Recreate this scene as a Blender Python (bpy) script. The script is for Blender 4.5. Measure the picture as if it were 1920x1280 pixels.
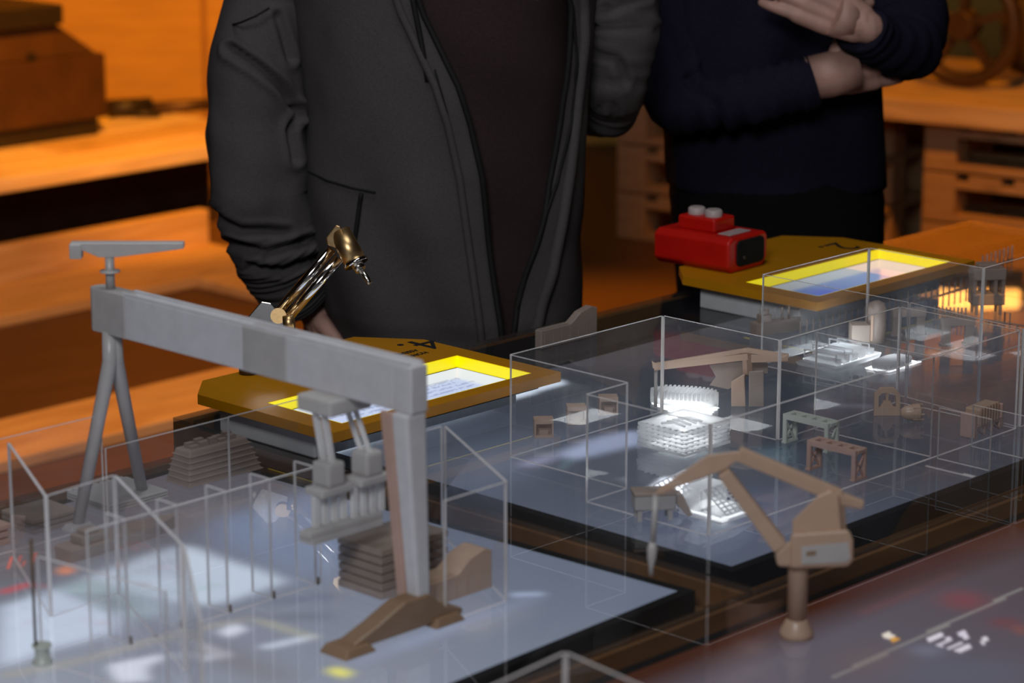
import bpy, bmesh, math, random
import numpy as np
from mathutils import Vector, Matrix, noise
R = math.radians
random.seed(4)
S = bpy.context.scene
COL = S.collection
for o in list(bpy.data.objects):
    bpy.data.objects.remove(o)

# ------------------------------------------------------------------ camera
FPX, HORIZON, UA = 5000.0, -600.0, 4950.0
TT = 0.80                                   # height of the glass table tops
CAM = Vector((0, 0, TT + 0.86))
pitch = math.atan((640 - HORIZON) / FPX)
head = math.atan(UA / math.hypot(FPX, 640 - HORIZON))
Hd = Vector((math.cos(head), math.sin(head), 0))      # level heading
Rt = Vector((math.sin(head), -math.cos(head), 0))     # to the right of it
Zu = Vector((0, 0, 1))
Fw = Hd * math.cos(pitch) - Zu * math.sin(pitch)
Up = Hd * math.sin(pitch) + Zu * math.cos(pitch)
cd = bpy.data.cameras.new('camera'); cam = bpy.data.objects.new('camera', cd); COL.objects.link(cam)
cam.matrix_world = Matrix(((Rt.x, Up.x, -Fw.x, CAM.x), (Rt.y, Up.y, -Fw.y, CAM.y), (Rt.z, Up.z, -Fw.z, CAM.z), (0, 0, 0, 1)))
cd.sensor_width = 36; cd.lens = 36 * FPX / 1920
cd.dof.use_dof = True; cd.dof.focus_distance = 3.25; cd.dof.aperture_fstop = 5.6
cd.clip_start = 0.05; cd.clip_end = 60
S.camera = cam
S.view_settings.view_transform = 'Standard'; S.view_settings.look = 'None'
S.view_settings.exposure = 0.0; S.view_settings.gamma = 1.0
S.view_settings.use_curve_mapping = False
S.cycles.max_bounces = 14; S.cycles.transparent_max_bounces = 40
S.cycles.transmission_bounces = 8; S.cycles.glossy_bounces = 6; S.cycles.diffuse_bounces = 4
S.cycles.sample_clamp_indirect = 4.0; S.cycles.caustics_reflective = False; S.cycles.caustics_refractive = False

# ------------------------------------------------------------------ world and lamps
W = bpy.data.worlds.new('world'); S.world = W; W.use_nodes = True
W.node_tree.nodes['Background'].inputs[0].default_value = (0.5, 0.3, 0.17, 1)
W.node_tree.nodes['Background'].inputs[1].default_value = 0.012

def at(px, py, z=0.0):
    """the point of the level plane z above the glass table top that shows at (px, py)"""
    d = Fw + Rt * ((px - 960) / FPX) + Up * ((640 - py) / FPX)
    return CAM + d * ((TT + z - CAM.z) / d.z)
def V(px, py, D):
    """the point at level distance D from the camera that shows at (px, py)"""
    d = Fw + Rt * ((px - 960) / FPX) + Up * ((640 - py) / FPX)
    return CAM + d * (D / d.dot(Hd))
def away(c, k): return c + Hd * k

def area(name, loc, target, size, energy, color, sy=None):
    l = bpy.data.lights.new(name, 'AREA'); l.energy = energy; l.color = color; l.size = size
    if sy: l.shape = 'RECTANGLE'; l.size_y = sy
    o = bpy.data.objects.new(name, l); COL.objects.link(o); o.location = loc
    o.rotation_euler = (Vector(target) - Vector(loc)).to_track_quat('-Z', 'Y').to_euler()
    return o
ORANGE = (1.0, 0.33, 0.015)
def spot(name, loc, target, energy, color, angle, blend=0.7, radius=0.08):
    l = bpy.data.lights.new(name, 'SPOT'); l.energy = energy; l.color = color; l.spot_size = R(angle); l.spot_blend = blend; l.shadow_soft_size = radius
    o = bpy.data.objects.new(name, l); COL.objects.link(o); o.location = loc
    o.rotation_euler = (Vector(target) - Vector(loc)).to_track_quat('-Z', 'Y').to_euler()
    return o
def up_to(v, z): return Vector((v.x, v.y, z))
spot('spotlight_orange', up_to(V(420, 0, 5.6), 3.0), up_to(V(200, 0, 8.6), 0.62), 950, ORANGE, 42)
spot('spotlight_orange', up_to(V(420, 0, 5.0), 3.0), up_to(V(150, 0, 6.3), 0.0), 300, ORANGE, 52)
spot('spotlight_orange', up_to(V(900, 0, 5.8), 3.0), up_to(V(1085, 0, 6.7), 0.0), 480, ORANGE, 30)
spot('spotlight_orange', up_to(V(1750, 0, 5.6), 3.0), up_to(V(1860, 0, 7.2), 0.45), 260, ORANGE, 38)
spot('spotlight_orange', up_to(V(2150, 0, 6.4), 3.0), up_to(V(1830, 0, 9.6), 1.8), 680, ORANGE, 26)
area('ceiling_lamp_white', Vector((1.9, 2.0, 3.15)), Vector((1.95, 2.0, 0.8)), 0.9, 13, (0.95, 0.97, 1.0))
area('ceiling_lamp_white', Vector((-0.35, 0.25, 2.9)), Vector((2.0, 2.1, 0.9)), 0.9, 56, (0.96, 0.97, 1.0))

# ------------------------------------------------------------------ materials
def mat(name):
    m = bpy.data.materials.new(name); m.use_nodes = True
    nt = m.node_tree; nt.nodes.clear()
    return m, nt, nt.nodes.new('ShaderNodeOutputMaterial')
def srgb(r, g, b):
    f = lambda c: (c / 255 / 12.92) if c / 255 <= 0.04045 else ((c / 255 + 0.055) / 1.055) ** 2.4
    return (f(r), f(g), f(b), 1)
def plain(name, col, rough=0.6, metal=0.0, noise_scale=30, amount=0.12, bump=0.0, spec=0.5, vec=None):
    m, nt, out = mat(name)
    p = nt.nodes.new('ShaderNodeBsdfPrincipled'); nt.links.new(p.outputs[0], out.inputs[0])
    p.inputs['Roughness'].default_value = rough; p.inputs['Metallic'].default_value = metal
    p.inputs['Specular IOR Level'].default_value = spec
    tc = nt.nodes.new('ShaderNodeTexCoord'); n = nt.nodes.new('ShaderNodeTexNoise')
    n.inputs['Scale'].default_value = noise_scale; n.inputs['Detail'].default_value = 4
    if vec:
        mp = nt.nodes.new('ShaderNodeMapping'); mp.inputs['Scale'].default_value = vec
        nt.links.new(tc.outputs['Object'], mp.inputs[0]); nt.links.new(mp.outputs[0], n.inputs['Vector'])
    else:
        nt.links.new(tc.outputs['Object'], n.inputs['Vector'])
    r = nt.nodes.new('ShaderNodeValToRGB')
    a = [max(0, c * (1 - amount)) for c in col[:3]] + [1]; b = [min(1, c * (1 + amount)) for c in col[:3]] + [1]
    r.color_ramp.elements[0].position = 0.3; r.color_ramp.elements[1].position = 0.7
    r.color_ramp.elements[0].color = a; r.color_ramp.elements[1].color = b
    nt.links.new(n.outputs['Fac'], r.inputs[0]); nt.links.new(r.outputs[0], p.inputs['Base Color'])
    if bump:
        bp = nt.nodes.new('ShaderNodeBump'); bp.inputs['Strength'].default_value = bump; bp.inputs['Distance'].default_value = 0.002
        nt.links.new(n.outputs['Fac'], bp.inputs['Height']); nt.links.new(bp.outputs[0], p.inputs['Normal'])
    return m
def wood(name, c1, c2, rough=0.55, knots=True):
    m, nt, out = mat(name)
    p = nt.nodes.new('ShaderNodeBsdfPrincipled'); nt.links.new(p.outputs[0], out.inputs[0])
    p.inputs['Roughness'].default_value = rough
    tc = nt.nodes.new('ShaderNodeTexCoord'); mp = nt.nodes.new('ShaderNodeMapping')
    mp.inputs['Scale'].default_value = (1.2, 9, 9); nt.links.new(tc.outputs['Object'], mp.inputs[0])
    n = nt.nodes.new('ShaderNodeTexNoise'); n.inputs['Scale'].default_value = 3; n.inputs['Detail'].default_value = 5; n.inputs['Distortion'].default_value = 0.6
    nt.links.new(mp.outputs[0], n.inputs['Vector'])
    r = nt.nodes.new('ShaderNodeValToRGB'); r.color_ramp.elements[0].color = c1; r.color_ramp.elements[1].color = c2
    r.color_ramp.elements[0].position = 0.35; r.color_ramp.elements[1].position = 0.65
    nt.links.new(n.outputs['Fac'], r.inputs[0])
    last = r.outputs[0]
    if knots:
        mp2 = nt.nodes.new('ShaderNodeMapping'); mp2.inputs['Scale'].default_value = (2.2, 6, 6); nt.links.new(tc.outputs['Object'], mp2.inputs[0])
        v = nt.nodes.new('ShaderNodeTexVoronoi'); v.inputs['Scale'].default_value = 1.3; nt.links.new(mp2.outputs[0], v.inputs['Vector'])
        r2 = nt.nodes.new('ShaderNodeValToRGB'); r2.color_ramp.elements[0].position = 0.05; r2.color_ramp.elements[1].position = 0.16
        r2.color_ramp.elements[0].color = (0.35, 0.28, 0.2, 1); r2.color_ramp.elements[1].color = (1, 1, 1, 1)
        nt.links.new(v.outputs['Distance'], r2.inputs[0])
        mx = nt.nodes.new('ShaderNodeMixRGB'); mx.blend_type = 'MULTIPLY'; mx.inputs[0].default_value = 0.8
        nt.links.new(last, mx.inputs[1]); nt.links.new(r2.outputs[0], mx.inputs[2]); last = mx.outputs[0]
    nt.links.new(last, p.inputs['Base Color'])
    return m
def resin(name, col, trans=0.4, clear=0.0, gloss=0.05, rough=0.35):
    """cast or printed translucent plastic: diffuse and translucent, a little gloss, partly see-through"""
    m, nt, out = mat(name)
    tc = nt.nodes.new('ShaderNodeTexCoord'); n = nt.nodes.new('ShaderNodeTexNoise'); n.inputs['Scale'].default_value = 60
    nt.links.new(tc.outputs['Object'], n.inputs['Vector'])
    r = nt.nodes.new('ShaderNodeValToRGB')
    r.color_ramp.elements[0].color = [c * 0.88 for c in col[:3]] + [1]; r.color_ramp.elements[1].color = [min(1, c * 1.08) for c in col[:3]] + [1]
    nt.links.new(n.outputs['Fac'], r.inputs[0])
    d = nt.nodes.new('ShaderNodeBsdfDiffuse'); t = nt.nodes.new('ShaderNodeBsdfTranslucent')
    nt.links.new(r.outputs[0], d.inputs[0]); nt.links.new(r.outputs[0], t.inputs[0])
    m1 = nt.nodes.new('ShaderNodeMixShader'); m1.inputs[0].default_value = trans
    nt.links.new(d.outputs[0], m1.inputs[1]); nt.links.new(t.outputs[0], m1.inputs[2])
    g = nt.nodes.new('ShaderNodeBsdfGlossy'); g.inputs['Roughness'].default_value = rough
    m2 = nt.nodes.new('ShaderNodeMixShader'); m2.inputs[0].default_value = gloss
    nt.links.new(m1.outputs[0], m2.inputs[1]); nt.links.new(g.outputs[0], m2.inputs[2])
    last = m2
    if clear:
        tr = nt.nodes.new('ShaderNodeBsdfTransparent'); m3 = nt.nodes.new('ShaderNodeMixShader'); m3.inputs[0].default_value = clear
        nt.links.new(last.outputs[0], m3.inputs[1]); nt.links.new(tr.outputs[0], m3.inputs[2]); last = m3
    nt.links.new(last.outputs[0], out.inputs[0])
    return m
def pane_mat(name, tint=(1, 1, 1, 1), ior=1.49, haze=0.02, rough=0.0):
    """thin clear sheet: see-through with a Fresnel reflection and a trace of surface haze"""
    m, nt, out = mat(name)
    tr = nt.nodes.new('ShaderNodeBsdfTransparent'); tr.inputs[0].default_value = tint
    g = nt.nodes.new('ShaderNodeBsdfGlossy'); g.inputs['Roughness'].default_value = rough
    f = nt.nodes.new('ShaderNodeFresnel'); f.inputs['IOR'].default_value = ior
    d = nt.nodes.new('ShaderNodeBsdfDiffuse'); d.inputs[0].default_value = (0.9, 0.9, 0.92, 1)
    tc = nt.nodes.new('ShaderNodeTexCoord'); n = nt.nodes.new('ShaderNodeTexNoise'); n.inputs['Scale'].default_value = 14
    nt.links.new(tc.outputs['Object'], n.inputs['Vector'])
    mu = nt.nodes.new('ShaderNodeMath'); mu.operation = 'MULTIPLY'; mu.inputs[1].default_value = haze * 2
    nt.links.new(n.outputs['Fac'], mu.inputs[0])
    m0 = nt.nodes.new('ShaderNodeMixShader'); nt.links.new(mu.outputs[0], m0.inputs[0])
    nt.links.new(tr.outputs[0], m0.inputs[1]); nt.links.new(d.outputs[0], m0.inputs[2])
    # only the outer side of the sheet reflects (a straight-through ray inside it must not meet total reflection)
    geo = nt.nodes.new('ShaderNodeNewGeometry'); inv = nt.nodes.new('ShaderNodeMath'); inv.operation = 'SUBTRACT'; inv.inputs[0].default_value = 1.0
    nt.links.new(geo.outputs['Backfacing'], inv.inputs[1])
    fm = nt.nodes.new('ShaderNodeMath'); fm.operation = 'MULTIPLY'
    nt.links.new(f.outputs[0], fm.inputs[0]); nt.links.new(inv.outputs[0], fm.inputs[1])
    mx = nt.nodes.new('ShaderNodeMixShader'); nt.links.new(fm.outputs[0], mx.inputs[0])
    nt.links.new(m0.outputs[0], mx.inputs[1]); nt.links.new(g.outputs[0], mx.inputs[2]); nt.links.new(mx.outputs[0], out.inputs[0])
    return m
def screen_mat(name, strength=1.0):
    m, nt, out = mat(name)
    a = nt.nodes.new('ShaderNodeAttribute'); a.attribute_name = 'picture'
    p = nt.nodes.new('ShaderNodeBsdfPrincipled'); p.inputs['Base Color'].default_value = (0.01, 0.01, 0.012, 1)
    p.inputs['Roughness'].default_value = 0.12
    nt.links.new(a.outputs['Color'], p.inputs['Emission Color']); p.inputs['Emission Strength'].default_value = strength
    nt.links.new(p.outputs[0], out.inputs[0])
    return m

M = {}
M['wall'] = wood('orange_plywood', (0.56, 0.33, 0.06, 1), (0.66, 0.39, 0.07, 1), 0.7, False)
M['seam'] = plain('wall_seam', (0.38, 0.2, 0.06), 0.8)
M['floor'] = wood('brown_floor', (0.10, 0.055, 0.028, 1), (0.13, 0.07, 0.035, 1), 0.5, False)
M['ceiling'] = plain('dark_ceiling', (0.03, 0.025, 0.02), 0.9)
M['pine'] = wood('pine_board', (0.60, 0.40, 0.20, 1), (0.78, 0.58, 0.33, 1), 0.5)
M['pale_pine'] = wood('pale_pine_board', (0.75, 0.6, 0.42, 1), (0.88, 0.74, 0.55, 1), 0.45, False)
M['pallet'] = wood('pallet_wood', (0.42, 0.26, 0.13, 1), (0.55, 0.36, 0.19, 1), 0.75)
M['brown'] = plain('brown_painted_wood', (0.055, 0.024, 0.009), 0.6, amount=0.25, noise_scale=9)
M['brown2'] = plain('light_brown_painted_wood', (0.075, 0.036, 0.012), 0.6, amount=0.2, noise_scale=9)
M['dark'] = plain('dark_steel', (0.03, 0.025, 0.02), 0.5, 0.3)
M['iron'] = plain('brown_iron', (0.10, 0.06, 0.03), 0.45, 0.5)
M['olive'] = plain('olive_iron', (0.12, 0.09, 0.035), 0.5, 0.3)
M['black'] = plain('black_laminate', (0.006, 0.006, 0.007), 0.7, spec=0.1)
M['tablewood'] = wood('dark_table_wood', (0.13, 0.055, 0.018, 1), (0.18, 0.078, 0.026, 1), 0.6, False)
M['bezel'] = plain('black_bezel', (0.004, 0.004, 0.005), 0.6, spec=0.15)
M['glass'] = pane_mat('table_glass', (0.97, 0.985, 0.98, 1), 1.72, 0.004)
M['acrylic'] = pane_mat('clear_acrylic', (0.985, 0.985, 0.99, 1), 1.38, 0.018)
M['edge'] = resin('acrylic_edge', (0.94, 0.90, 0.89), 0.45, 0.0, 0.2, 0.3)
M['gedge'] = resin('glass_edge', (0.12, 0.09, 0.07), 0.4, 0.5, 0.05, 0.3)
M['yellow'] = plain('ochre_plate', (0.46, 0.19, 0.0), 0.45, amount=0.03)
M['tube_glow'] = plain('orange_lamp_tube', (0.9, 0.5, 0.2), 0.4)
_p = [n for n in M['tube_glow'].node_tree.nodes if n.type == 'BSDF_PRINCIPLED'][0]; _p.inputs['Emission Color'].default_value = (1.0, 0.42, 0.08, 1); _p.inputs['Emission Strength'].default_value = 7.0
M['liner'] = plain('yellow_edge_glow', (0.95, 0.82, 0.0), 0.4, amount=0.02)
_p = [n for n in M['liner'].node_tree.nodes if n.type == 'BSDF_PRINCIPLED'][0]; _p.inputs['Emission Color'].default_value = (1.0, 0.80, 0.0, 1); _p.inputs['Emission Strength'].default_value = 0.45  # emission stands in for tablet light falling on the cutout walls
M['ink'] = plain('black_print', (0.01, 0.01, 0.01), 0.5)
M['whitebox'] = resin('white_diffuser', (0.9, 0.92, 0.95), 0.35)
M['chrome'] = plain('chrome', (0.85, 0.83, 0.8), 0.10, 1.0, amount=0.03)
M['brass'] = plain('brushed_brass', (0.60, 0.40, 0.19), 0.36, 1.0, amount=0.1, vec=(1, 8, 8))
M['steel'] = plain('bright_steel', (0.62, 0.58, 0.52), 0.22, 1.0, amount=0.06)
M['red'] = plain('red_paint', (0.50, 0.006, 0.002), 0.4, amount=0.05)
M['rubber'] = plain('black_rubber', (0.012, 0.013, 0.013), 0.8, spec=0.1)
M['grey'] = plain('grey_knob', (0.42, 0.34, 0.33), 0.5)
M['resin'] = resin('frosted_resin', (0.70, 0.68, 0.67), 0.45, 0.10)
M['sling'] = resin('pale_resin', (0.93, 0.93, 0.94), 0.45, 0.05)
M['resin_beam'] = resin('frosted_resin_beam', (0.80, 0.80, 0.83), 0.35, 0.0, 0.06)
M['resin_dim'] = resin('smoky_resin', (0.52, 0.42, 0.36), 0.4, 0.24)
M['resin_warm'] = resin('amber_resin', (0.74, 0.54, 0.40), 0.4, 0.14)
M['resin_brown'] = resin('brown_resin', (0.40, 0.26, 0.16), 0.4, 0.12)
M['resin_pink'] = resin('rosy_resin', (0.72, 0.50, 0.42), 0.4, 0.05)
M['resin_mint'] = resin('minty_resin', (0.70, 0.74, 0.68), 0.4, 0.05)
M['white'] = resin('milk_white_resin', (0.97, 0.98, 1.0), 0.75, 0.42, 0.02)
M['rod'] = resin('clear_rod', (0.8, 0.8, 0.82), 0.4, 0.3, 0.2, 0.1)
M['jacket'] = plain('charcoal_softshell', (0.064, 0.058, 0.058), 0.85, amount=0.14, noise_scale=420, bump=0.25, spec=0.2)
M['piping'] = plain('black_zip_tape', (0.012, 0.011, 0.012), 0.7, spec=0.2)
M['tee'] = plain('dark_brown_shirt', (0.030, 0.018, 0.018), 0.9, amount=0.15, noise_scale=300, bump=0.2, spec=0.15)
M['navy'] = plain('navy_knit', (0.012, 0.0105, 0.022), 0.95, amount=0.25, noise_scale=350, bump=0.4, spec=0.1)
M['trousers'] = plain('black_trousers', (0.005, 0.0045, 0.005), 0.9, amount=0.2, noise_scale=200, spec=0.1)
M['skin'] = plain('skin', (0.44, 0.25, 0.20), 0.55, amount=0.12, noise_scale=40)
M['hair'] = plain('dark_hair', (0.02, 0.014, 0.01), 0.6, amount=0.4, noise_scale=200)
M['shoe'] = plain('black_leather', (0.012, 0.011, 0.01), 0.4)

# ------------------------------------------------------------------ mesh helpers
class MB:
    """collects shapes; build() links them as ONE mesh object"""
    def __init__(s, org=(0, 0, 0)):
        s.bm = bmesh.new(); s.org = Vector(org)
    def _add(s, vs, fs, mi=0, smooth=False):
        v = [s.bm.verts.new(Vector(p) - s.org) for p in vs]
        for f in fs:
            try:
                q = s.bm.faces.new([v[i] for i in f]); q.material_index = mi; q.smooth = smooth
            except ValueError:
                pass
        return v
    def box(s, x0, x1, y0, y1, z0, z1, mi=0, top=None):
        t = top or (x0, x1, y0, y1)
        vs = [(x0, y0, z0), (x1, y0, z0), (x1, y1, z0), (x0, y1, z0), (t[0], t[2], z1), (t[1], t[2], z1), (t[1], t[3], z1), (t[0], t[3], z1)]
        s._add(vs, [(3, 2, 1, 0), (4, 5, 6, 7), (0, 1, 5, 4), (1, 2, 6, 5), (2, 3, 7, 6), (3, 0, 4, 7)], mi)
        return s
    def bar(s, p, q, w, h=None, up=(0, 0, 1), w2=None, h2=None):
        """rectangular bar from p to q, w wide and h high"""
        p = Vector(p); q = Vector(q); d = (q - p).normalized(); h = h or w; w2 = w2 or w; h2 = h2 or h
        u = Vector(up)
        if abs(d.dot(u)) > 0.98: u = Vector((1, 0, 0))
        a = d.cross(u).normalized(); b = a.cross(d).normalized()
        vs = [p + a * (i * w / 2) + b * (j * h / 2) for i, j in ((-1, -1), (1, -1), (1, 1), (-1, 1))]
        vs += [q + a * (i * w2 / 2) + b * (j * h2 / 2) for i, j in ((-1, -1), (1, -1), (1, 1), (-1, 1))]
        s._add(vs, [(3, 2, 1, 0), (4, 5, 6, 7), (0, 1, 5, 4), (1, 2, 6, 5), (2, 3, 7, 6), (3, 0, 4, 7)])
        return s
    def loft(s, rings, cap=True, closed=True, smooth=True, mi=0):
        n = len(rings[0]); vs = [p for r in rings for p in r]; fs = []
        for i in range(len(rings) - 1):
            for j in range(n if closed else n - 1):
                k = (j + 1) % n
                fs.append((i * n + j, i * n + k, (i + 1) * n + k, (i + 1) * n + j))
        v = s._add(vs, fs, mi, smooth)
        if cap:
            for idx in (list(range(n))[::-1], [(len(rings) - 1) * n + j for j in range(n)]):
                try:
                    f = s.bm.faces.new([v[i] for i in idx]); f.material_index = mi
                except ValueError:
                    pass
        return s
    def tube(s, pts, rad, n=12, cap=True, flat=1.0, wrinkle=None):
        pts = [Vector(p) for p in pts]; rings = []
        rad = rad if isinstance(rad, (list, tuple)) else [rad] * len(pts)
        ref = None
        for i, p in enumerate(pts):
            d = (pts[min(i + 1, len(pts) - 1)] - pts[max(i - 1, 0)]).normalized()
            if ref is None:
                ref = Vector((0, 0, 1)) if abs(d.z) < 0.9 else Rt.copy()
            a = (ref - d * ref.dot(d)).normalized(); b = d.cross(a); ref = a
            ring = []
            for k in range(n):
                t = 2 * math.pi * k / n; r = rad[i]
                q = p + a * (r * math.cos(t)) + b * (r * math.sin(t) * flat)
                if wrinkle: q = q + (q - p).normalized() * wrinkle(q, i, t)
                ring.append(q)
            rings.append(ring)
        return s.loft(rings, cap)
    def lathe(s, prof, c=(0, 0, 0), n=24, axis=(0, 0, 1)):
        c = Vector(c); z = Vector(axis).normalized(); u = Vector((1, 0, 0)) if abs(z.x) < 0.9 else Vector((0, 1, 0))
        a = (u - z * u.dot(z)).normalized(); b = z.cross(a)
        return s.loft([[c + z * h + a * (r * math.cos(2 * math.pi * k / n)) + b * (r * math.sin(2 * math.pi * k / n)) for k in range(n)] for r, h in prof])
    def prism(s, poly, d0, d1, fn, mi=0):
        """outline poly swept between depths d0 and d1; fn(u, v, d) gives the point"""
        n = len(poly)
        vs = [fn(u, v, d0) for u, v in poly] + [fn(u, v, d1) for u, v in poly]
        fs = [tuple(range(n))[::-1], tuple(range(n, 2 * n))] + [(i, (i + 1) % n, n + (i + 1) % n, n + i) for i in range(n)]
        s._add(vs, fs, mi); return s
    def ball(s, c, r, n=14, m=9):
        c = Vector(c); r = r if isinstance(r, (tuple, list)) else (r, r, r)
        rings = []
        for i in range(m + 1):
            p = math.pi * i / m; k = max(math.sin(p), 0.02)
            rings.append([c + Rt * (r[0] * k * math.cos(2 * math.pi * j / n)) + Hd * (r[1] * k * math.sin(2 * math.pi * j / n)) - Zu * (r[2] * math.cos(p)) for j in range(n)])
        return s.loft(rings)
    def build(s, name, mats, parent=None, bevel=0.0, seg=2, smooth=False):
        bmesh.ops.recalc_face_normals(s.bm, faces=s.bm.faces[:])
        me = bpy.data.meshes.new(name); s.bm.to_mesh(me); s.bm.free()
        for m in (mats if isinstance(mats, (list, tuple)) else [mats]): me.materials.append(M[m] if isinstance(m, str) else m)
        o = bpy.data.objects.new(name, me); COL.objects.link(o)
        if parent: o.parent = parent
        if smooth:
            for p in me.polygons: p.use_smooth = True
        if bevel:
            b = o.modifiers.new('bevel', 'BEVEL'); b.width = bevel; b.segments = seg; b.limit_method = 'ANGLE'; b.angle_limit = R(40)
        return o
def XZ(u, v, d): return (u, d, v)
def YZ(u, v, d): return (d, u, v)
def XY(u, v, d): return (u, v, d)
def tag(o, label=None, cat=None, group=None, kind=None):
    if label: o['label'] = label
    if cat: o['category'] = cat
    if group: o['group'] = group
    if kind: o['kind'] = kind
    return o
def thing(name, loc, label, cat, rz=0.0, group=None):
    o = bpy.data.objects.new(name, None); COL.objects.link(o); o.empty_display_size = 0.02
    o.location = loc; o.rotation_euler = (0, 0, rz)
    return tag(o, label, cat, group)
def copy_tree(o, parent=None):
    c = o.copy(); COL.objects.link(c)
    if parent: c.parent = parent
    for ch in list(o.children): copy_tree(ch, c)
    return c
def child(o, label): o['label'] = label; return o

# ------------------------------------------------------------------ the room
wl = V(200, 188, 9.6); wr = V(1110, 380, 9.7)
wd = Vector((wr.x - wl.x, wr.y - wl.y, 0)).normalized()
wn = Vector((-wd.y, wd.x, 0))
if wn.dot(Hd) < 0: wn = -wn
wang = math.atan2(wd.y, wd.x)
wb = bpy.data.objects.new('wall_back', None); COL.objects.link(wb); tag(wb, 'orange plywood wall of upright panels behind the platforms', None, kind='structure')
wb.location = (wl.x, wl.y, 0); wb.rotation_euler = (0, 0, wang)
seam_u = (V(341, 100, 8.4) - Vector((wl.x, wl.y, 0))).dot(wd)
edges = [seam_u - 3.66, seam_u - 2.44, seam_u - 1.22, seam_u, seam_u + 1.22, seam_u + 2.44, seam_u + 3.66, seam_u + 4.88, seam_u + 6.10]
for a, b in zip(edges[:-1], edges[1:]):
    MB().box(a + 0.008, b - 0.008, 0.0, 0.03, 0, 3.2).build('plywood_panel', 'wall', wb, 0.004)
MB().box(edges[0], edges[-1], 0.02, 0.05, 0, 3.2).build('backing', 'seam', wb)
fl = MB().box(-3, 11.5, -3, 11.5, -0.05, 0.0).build('floor', 'floor'); tag(fl, 'brown timber floor', None, kind='structure')
ce = MB().box(-3, 11.5, -3, 11.5, 3.2, 3.25).build('ceiling', 'ceiling'); tag(ce, 'dark ceiling', None, kind='structure')

lq = up_to(V(1770, 0, 9.62), 2.17)
lt = thing('wall_lamp', lq, 'orange strip lamp high on the back wall, mirrored in the far right table glass', 'lamp', wang)
MB().box(-0.36, 0.36, 0.03, 0.09, -0.05, 0.05).build('lamp_housing', 'dark', lt, 0.004)
MB().box(-0.33, 0.33, -0.01, 0.03, -0.035, 0.035).build('diffuser', 'tube_glow', lt, 0.012)

# ------------------------------------------------------------------ display tables
def pip(poly, X, Y):
    ins = np.zeros(X.shape, bool); n = len(poly); j = n - 1
    for i in range(n):
        xi, yi = poly[i]; xj, yj = poly[j]
        c = ((yi > Y) != (yj > Y)) & (X < (xj - xi) * (Y - yi) / ((yj - yi) if abs(yj - yi) > 1e-9 else 1e-9) + xi)
        ins ^= c; j = i
    return ins
def blur(a, k):
    if k < 1: return a
    for ax in (0, 1):
        p = np.pad(a, [(k, k) if i == ax else (0, 0) for i in range(2)], mode='edge').astype(float)
        c = np.cumsum(p, axis=ax); c = np.insert(c, 0, 0, axis=ax); w = 2 * k + 1
        a = (np.take(c, range(w, c.shape[ax]), axis=ax) - np.take(c, range(0, c.shape[ax] - w), axis=ax)) / w
    return a
def screen(tb, corner, ang, Lx, Ly, base, shapes, label, res=0.004):
    """a flat display lying face up: black bezel, and a panel that shows a picture"""
    b = 0.012
    g = MB().box(0, Lx, 0, b, 0, 0.0242).box(0, Lx, Ly - b, Ly, 0, 0.0242).box(0, b, b, Ly - b, 0, 0.0242).box(Lx - b, Lx, b, Ly - b, 0, 0.0242).box(b, Lx - b, b, Ly - b, 0.0, 0.02)
    t = child(g.build('display_screen', 'bezel', tb), label)
    t.location = (corner[0] - tb.location.x, corner[1] - tb.location.y, TT - 0.0315); t.rotation_euler = (0, 0, ang)
    nx, ny = int((Lx - 2 * b) / res), int((Ly - 2 * b) / res)
    gx = np.linspace(b, Lx - b, nx); gy = np.linspace(b, Ly - b, ny); GX, GY = np.meshgrid(gx, gy)
    ca, sa = math.cos(ang), math.sin(ang)
    WX = corner[0] + GX * ca - GY * sa; WY = corner[1] + GX * sa + GY * ca
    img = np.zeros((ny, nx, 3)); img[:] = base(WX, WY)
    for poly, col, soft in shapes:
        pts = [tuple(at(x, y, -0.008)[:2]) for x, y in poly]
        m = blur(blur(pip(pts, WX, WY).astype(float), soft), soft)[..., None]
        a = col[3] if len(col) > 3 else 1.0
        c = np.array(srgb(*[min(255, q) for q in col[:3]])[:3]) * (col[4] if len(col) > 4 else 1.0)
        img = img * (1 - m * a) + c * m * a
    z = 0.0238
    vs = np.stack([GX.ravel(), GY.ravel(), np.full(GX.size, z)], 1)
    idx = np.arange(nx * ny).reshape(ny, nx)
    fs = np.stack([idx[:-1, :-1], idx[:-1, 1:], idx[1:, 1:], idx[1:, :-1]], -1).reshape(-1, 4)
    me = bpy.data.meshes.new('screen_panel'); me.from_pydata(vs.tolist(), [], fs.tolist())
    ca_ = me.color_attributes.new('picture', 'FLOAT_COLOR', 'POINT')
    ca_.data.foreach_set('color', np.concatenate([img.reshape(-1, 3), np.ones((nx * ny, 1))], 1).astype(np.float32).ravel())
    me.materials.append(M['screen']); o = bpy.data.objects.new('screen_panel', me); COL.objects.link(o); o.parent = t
    return t
M['screen'] = screen_mat('screen_picture', 1.0)

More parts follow.
